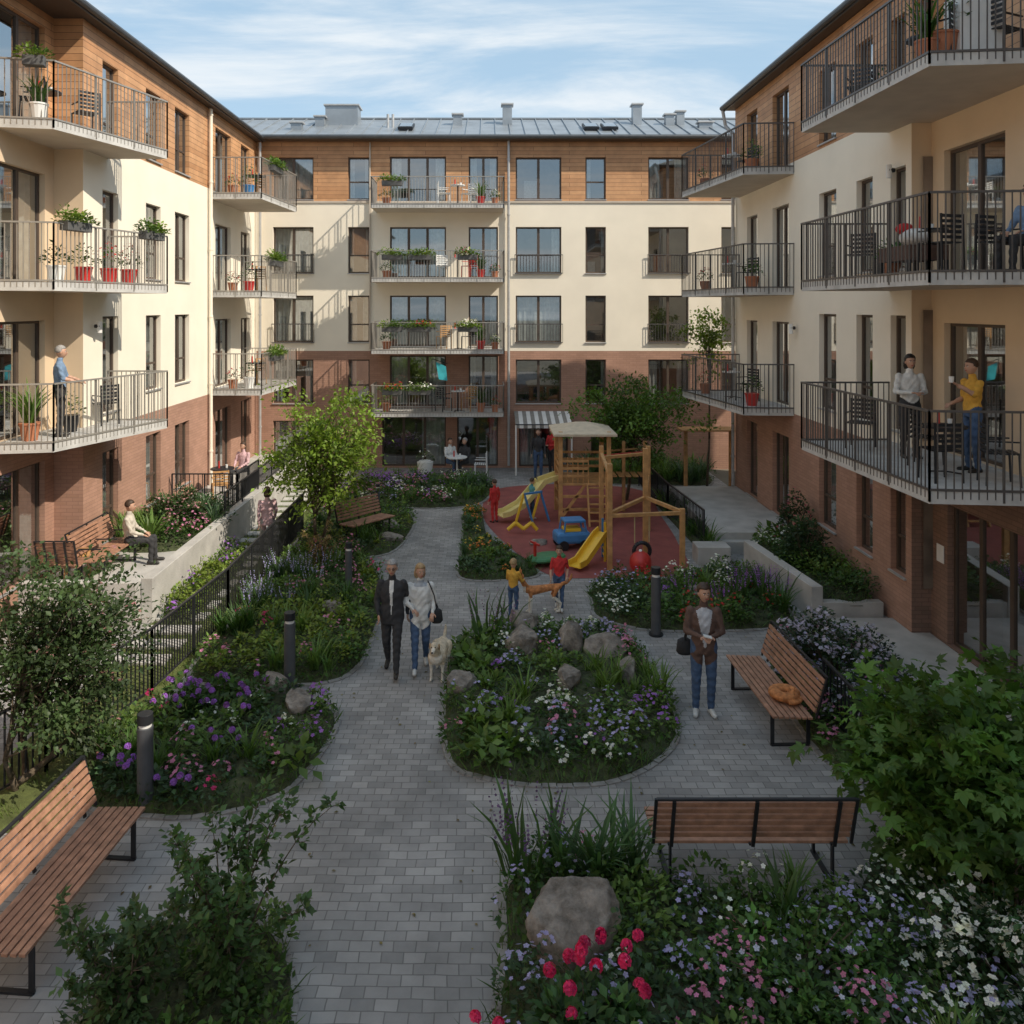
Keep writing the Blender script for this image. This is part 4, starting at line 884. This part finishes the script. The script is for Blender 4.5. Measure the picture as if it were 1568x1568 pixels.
b=MB(); [b.cyl((x,y-.03,.12),(x,y+.03,.12),.12,.12,dark,14) for x in(-.26,.26) for y in(-.25,.25)]; b.obj('wheels',E)
b=MB(); b.ell((0,0,.24),(.24,.24,.25),redp,20,14); b.cyl((0,0,.46),(0,0,.52),.04,.03,whitep,10); b.obj('play_ball',None,(3.35,17.75,.01),smooth=True)
b=MB(); b.ell((0,0,.16),(.5,.3,.1),M('green_plastic',(.05,.2,.08),.5),16,8); b.beam((-.3,0,.2),(-.3,0,.55),.05,.05,redp); b.beam((-.3,-.18,.52),(-.3,.18,.52),.04,.04,redp); b.obj('rocking_toy',None,(1.35,18.4,0),.5,smooth=False)
table(-1.0,27.7,0,whitep,.35); chair(-.2,27.9,0,1.5,whitep); b=MB(); b.cyl((0,0,0),(0,0,.5),.22,.28,whitep,16); b.obj('white_planter',None,(-2.1,28,0)); pot(-2.1,28.0,.45,.2,.06,whitep,'f',.4,None,WH)
chair(-7.3,22.4,.5,0.4,playwood); table(-7.5,23.2,.5,dark)
chair(-8.0,16.0,.5,-1.2,playwood)
# ------------------------------------------------------------------ beds
bed('flower_bed',[(-3.94,9.3),(-3.2,9.3),(-2.45,9.7),(-2.15,10.6),(-2.13,11.6),(-2.8,12.1),(-4.2,12.3),(-4.75,11.6),(-5.2,10.3),(-4.7,9.5)],['fp','fk','bp','l','h','fm','g','fw','fk','l'],gc=420,hs=.92)
bed('flower_bed',[(-3.1,12.5),(-2.15,12.9),(-2.0,14.8),(-2.1,16.9),(-3.0,18.9),(-4.5,19.0),(-4.6,15.5),(-4.65,12.8)],['y','y','l','fk','g','fm','h','y','l','sl','fk'],gc=300)
bed('flower_bed',[(-2.3,19.2),(-2.0,20.6),(-2.0,22.4),(-2.8,23.3),(-4.5,23.0),(-4.5,19.5),(-3.2,18.9)],['l','y','g','h','l','fk'],gc=180,lod=.7)
bed('flower_bed',[(-.46,10.4),(-.05,10.05),(.67,9.88),(1.64,10.0),(2.42,10.7),(2.7,11.6),(2.6,12.7),(2.63,13.7),(2.19,14.5),(1.32,14.75),(.32,14.6),(-.4,14.1),(-.6,12.95),(-.62,11.6)],['fl','fw','l','fk','h','g','fl','fm','l','fl','fp','fw'],gc=420,hs=.88)
bed('flower_bed',[(.05,5.2),(.15,7.4),(.2,8.2),(.7,8.6),(1.45,8.2),(2.7,7.98),(4.0,8.1),(4.4,8.9),(5.6,9.4),(6.6,8.5),(6.6,6),(6,4.4),(3,4.2),(1,4.4)],['fl','fw','l','fw','l','fl','l','g','l','fk','fl'],gc=450,s=.26,hs=1.05,fine=.9)
bed('flower_bed',[(4.35,10.4),(4.55,12.9),(5.3,14.2),(6.1,13.9),(6.2,12),(6.2,9.8),(5.2,9.7)],['fl','l','l','fk'],gc=250)
bed('flower_bed',[(-3.2,7.0),(-2.8,7.7),(-2.05,7.6),(-1.66,7.0),(-1.58,6.3),(-1.65,4.6),(-3.5,4.6)],['l','l','fl'],gc=420,hs=.7,fine=.8)
bed('flower_bed',[(-.58,23),(-.58,19.1),(-.56,17.5),(.3,17.3),(1.15,17.7),(.6,19),(-.1,20.8),(-.15,23)],['g','g','fo','fy','l'],gc=420,hs=.55,lod=.8)
bed('flower_bed',[(2.05,15.9),(2.2,16.9),(3.0,17.2),(4.1,17.3),(5.5,17.9),(5.75,16),(5.6,14.9),(4.16,14.6),(2.9,14.65),(2.1,15.2)],['l','fr','g','fw','fl','l','sp','fp'],gc=300)
bed('flower_bed',[(6.4,15.6),(6.2,18.9),(7.3,19.1),(7.35,15.6)],['l','fw','l','h'],z0=.25,edge=False,gc=250,hs=1.3)
bed('flower_bed',[(-2.9,23.6),(-.85,23.6),(.0,24.6),(-.1,27.0),(-3.8,27.2),(-4.6,25),(-4.2,23.9)],['l','fp','fk','fw','g','fl'],gc=200,lod=.6,fk=1.6,fine=1.2)
bed('flower_bed',[(3.2,27.0),(5.6,26.6),(7.3,26.6),(7.3,28.9),(3.2,28.9)],['l','g','l'],gc=100,hs=1.5,lod=.6)
bed('flower_bed',[(5.1,19.2),(5.0,24),(5.3,24.2),(5.35,19.2)],['l','fl','g'],gc=150,hs=1.2,lod=.7,edge=False)
bed('flower_bed',[(-8.2,17.9),(-8.2,20.8),(-6.5,20.9),(-6.45,18.0)],['l','l','fk','g'],z0=.5,edge=False,gc=160,hs=1.5)
bed('flower_bed',[(-5.4,15.2),(-5.5,19),(-6.1,19.2),(-6.05,15.2)],['y','g','fp','y'],edge=False,gc=160,hs=.9)
def shrub(name,x,y,r,h,col,n,ls,fc=None,nf=0,z=0,fs=.06):
    E=empty(name,(x,y,z)); Fo=Fol(); b=MB()
    for i in range(14):
        a=R.uniform(0,6.28); b.path([(0,0,-.03),(math.cos(a)*r*.4,math.sin(a)*r*.4,h*.5),(math.cos(a)*r*.75,math.sin(a)*r*.75,h*.8)],[.015,.01,.004],bark,5)
    for i in range(n):
        u=V(rdir(1)[0]); u.z=abs(u.z); q=R.uniform(.6,1.05); p=(u.x*r*q,u.y*r*q,max(.02,u.z*h*q-.1))
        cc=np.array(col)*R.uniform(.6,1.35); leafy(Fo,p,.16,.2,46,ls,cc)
        if fc and R.random()<.8: flowers(Fo,p,.15,.22,nf,fs,fc)
    b.obj('stems',E); Fo.obj('leaves',E)
shrub('lilac_shrub',5.35,12.6,.95,1.05,(.04,.075,.035),150,.06,(.46,.42,.55),12)
shrub('lilac_shrub',5.2,11.2,.6,.8,(.04,.075,.035),60,.06,(.46,.42,.55),7)
shrub('rose_bush',-7.3,19.3,.7,.95,(.05,.09,.03),60,.08,(.5,.28,.28),5,.6)
shrub('shrub',6.7,17.2,.5,.9,(.04,.08,.03),50,.08,None,0,.4)
shrub('shrub',7.0,18.6,.45,1.2,(.04,.08,.03),50,.07,(.4,.1,.12),2,.4)
shrub('white_daisy_bush',4.35,6.9,.75,.75,(.035,.08,.025),90,.06,(.75,.75,.72),9,0,.065)
shrub('leafy_shrub',2.6,6.9,.8,.5,(.075,.16,.035),90,.08,(.55,.55,.7),3,0,.05)
shrub('peony_bush',.75,6.15,.45,.45,(.05,.11,.03),40,.10,None,0,.1)
Fo=Fol(); blooms(Fo,(.85,6.35,.2),.40,.55,10,.095,(.60,.03,.13)); blooms(Fo,(.30,6.0,.1),.45,.5,6,.085,(.60,.03,.13)); blooms(Fo,(1.1,6.75,.2),.2,.55,4,.09,(.6,.03,.14)); Fo.obj('peony_blooms')
Fo=Fol(); spikes(Fo,(.42,8.25,.1),.25,.85,22,(.12,.06,.18),.04); spikes(Fo,(.1,13.9,.1),.3,.8,16,(.25,.12,.28),.035)
for x in(.8,1.05,1.3,1.5,1.1): grass(Fo,(x,8.1+R.uniform(-.15,.15),.1),.75,24,(.065,.13,.05))
Fo.obj('ornamental_grass')
# trees
tree('young_tree',(-4.0,19.2,0),(-3.85,19.2,2.45),(1.5,1.2,1.4),100,85,.12,(.14,.21,.026),LEAF,.05,2,.20,.5)
tree('young_tree',(4.2,24.6,0),(4.3,24.3,2.5),(1.7,1.3,1.25),110,85,.12,(.085,.155,.028),LEAF,.06,1,.22,.5)
tree('young_tree',(7.1,26.2,0),(7.1,26.1,4.9),(.65,.7,1.1),34,45,.13,(.14,.20,.025),LEAF,.04,1,.17)
tree('garden_tree',(-5.75,9.95,0),(-5.25,10.0,1.65),(1.05,.95,1.15),125,105,.078,(.050,.082,.030),LEAF,.045,3,.15,.5,.6,(.42,.20,.20))
tree('maple_tree',(4.85,8.4,0),(4.8,8.35,1.2),(1.0,.9,.95),80,42,.15,(.085,.165,.030),MAPLE,.03,5,.19,.45,.28)
tree('maple_tree',(5.1,7.7,0),(5.1,7.6,.9),(.8,.6,.75),40,40,.15,(.065,.135,.025),MAPLE,.03,4,.19,.4,.28)
sapling('sapling_shrub',-2.15,6.75,18,1.55,.95,(.06,.115,.035),.075)
sapling('sapling_shrub',-2.8,6.35,12,1.1,.7,(.055,.10,.035),.075)
sapling('bare_shrub',-3.6,17.6,8,1.1,.5,(.25,.18,.08),.05)
# ------------------------------------------------------------------ light and sky
sd=V((1,-.5,1.0)).normalized(); el=math.asin(sd.z); az=math.atan2(sd.x,sd.y)
su=bpy.data.lights.new('sun','SUN'); su.energy=5.0; su.angle=math.radians(.5); su.color=(1,.90,.75)
so=bpy.data.objects.new('sun',su); scene.collection.objects.link(so); so.rotation_euler=sd.to_track_quat('Z','Y').to_euler(); so.location=(20,-10,30)
wd=bpy.data.worlds.new('World'); scene.world=wd; wd.use_nodes=True; n=wd.node_tree; N=n.nodes; L=n.links
bgn=N['Background']; bgn.inputs['Strength'].default_value=.15
sk=N.new('ShaderNodeTexSky'); sk.sky_type='NISHITA'; sk.sun_disc=False; sk.sun_elevation=el; sk.sun_rotation=az; sk.air_density=1.; sk.dust_density=1.5; sk.ozone_density=1.2
tc=N.new('ShaderNodeTexCoord'); sp=N.new('ShaderNodeSeparateXYZ'); L.new(tc.outputs['Generated'],sp.inputs[0])
ad=N.new('ShaderNodeMath'); ad.inputs[1].default_value=.12; L.new(sp.outputs[2],ad.inputs[0]); mxm=N.new('ShaderNodeMath'); mxm.operation='MAXIMUM'; mxm.inputs[1].default_value=.05; L.new(ad.outputs[0],mxm.inputs[0])
co=N.new('ShaderNodeCombineXYZ')
for i in(0,1):
    d=N.new('ShaderNodeMath'); d.operation='DIVIDE'; L.new(sp.outputs[i],d.inputs[0]); L.new(mxm.outputs[0],d.inputs[1]); L.new(d.outputs[0],co.inputs[i])
mp=N.new('ShaderNodeMapping'); mp.inputs['Scale'].default_value=(.55,1.3,1); mp.inputs['Rotation'].default_value=(0,0,.25); mp.inputs['Location'].default_value=(.7,.2,0); L.new(co.outputs[0],mp.inputs[0])
no=N.new('ShaderNodeTexNoise'); no.inputs['Scale'].default_value=1.3; no.inputs['Detail'].default_value=9; no.inputs['Roughness'].default_value=.6; no.inputs['Distortion'].default_value=.4; L.new(mp.outputs[0],no.inputs['Vector'])
rp=N.new('ShaderNodeMapRange'); rp.interpolation_type='SMOOTHSTEP'; rp.inputs[1].default_value=.40; rp.inputs[2].default_value=.68; rp.inputs[3].default_value=0.; rp.inputs[4].default_value=.95; L.new(no.outputs['Fac'],rp.inputs[0])
# thin high haze of pale blue, then brighter cloud streaks over it
hz=N.new('ShaderNodeMix'); hz.data_type='RGBA'; hz.inputs[0].default_value=.62; L.new(sk.outputs[0],hz.inputs[6]); hz.inputs[7].default_value=(3.6,5.1,6.3,1)
mx=N.new('ShaderNodeMix'); mx.data_type='RGBA'; L.new(rp.outputs[0],mx.inputs[0]); L.new(hz.outputs[2],mx.inputs[6]); mx.inputs[7].default_value=(6.1,6.4,6.6,1); L.new(mx.outputs[2],bgn.inputs[0])
cam=bpy.data.cameras.new('camera'); co_=bpy.data.objects.new('camera',cam); scene.collection.objects.link(co_); scene.camera=co_
co_.location=(0,0,5.8); co_.rotation_euler=(math.radians(90),0,0); cam.lens=36*1250/1568; cam.sensor_width=36; cam.shift_x=.025; cam.shift_y=-.2; cam.clip_end=2000; cam.clip_start=.1
scene.view_settings.view_transform='Standard'; scene.view_settings.look='None'; scene.view_settings.exposure=0
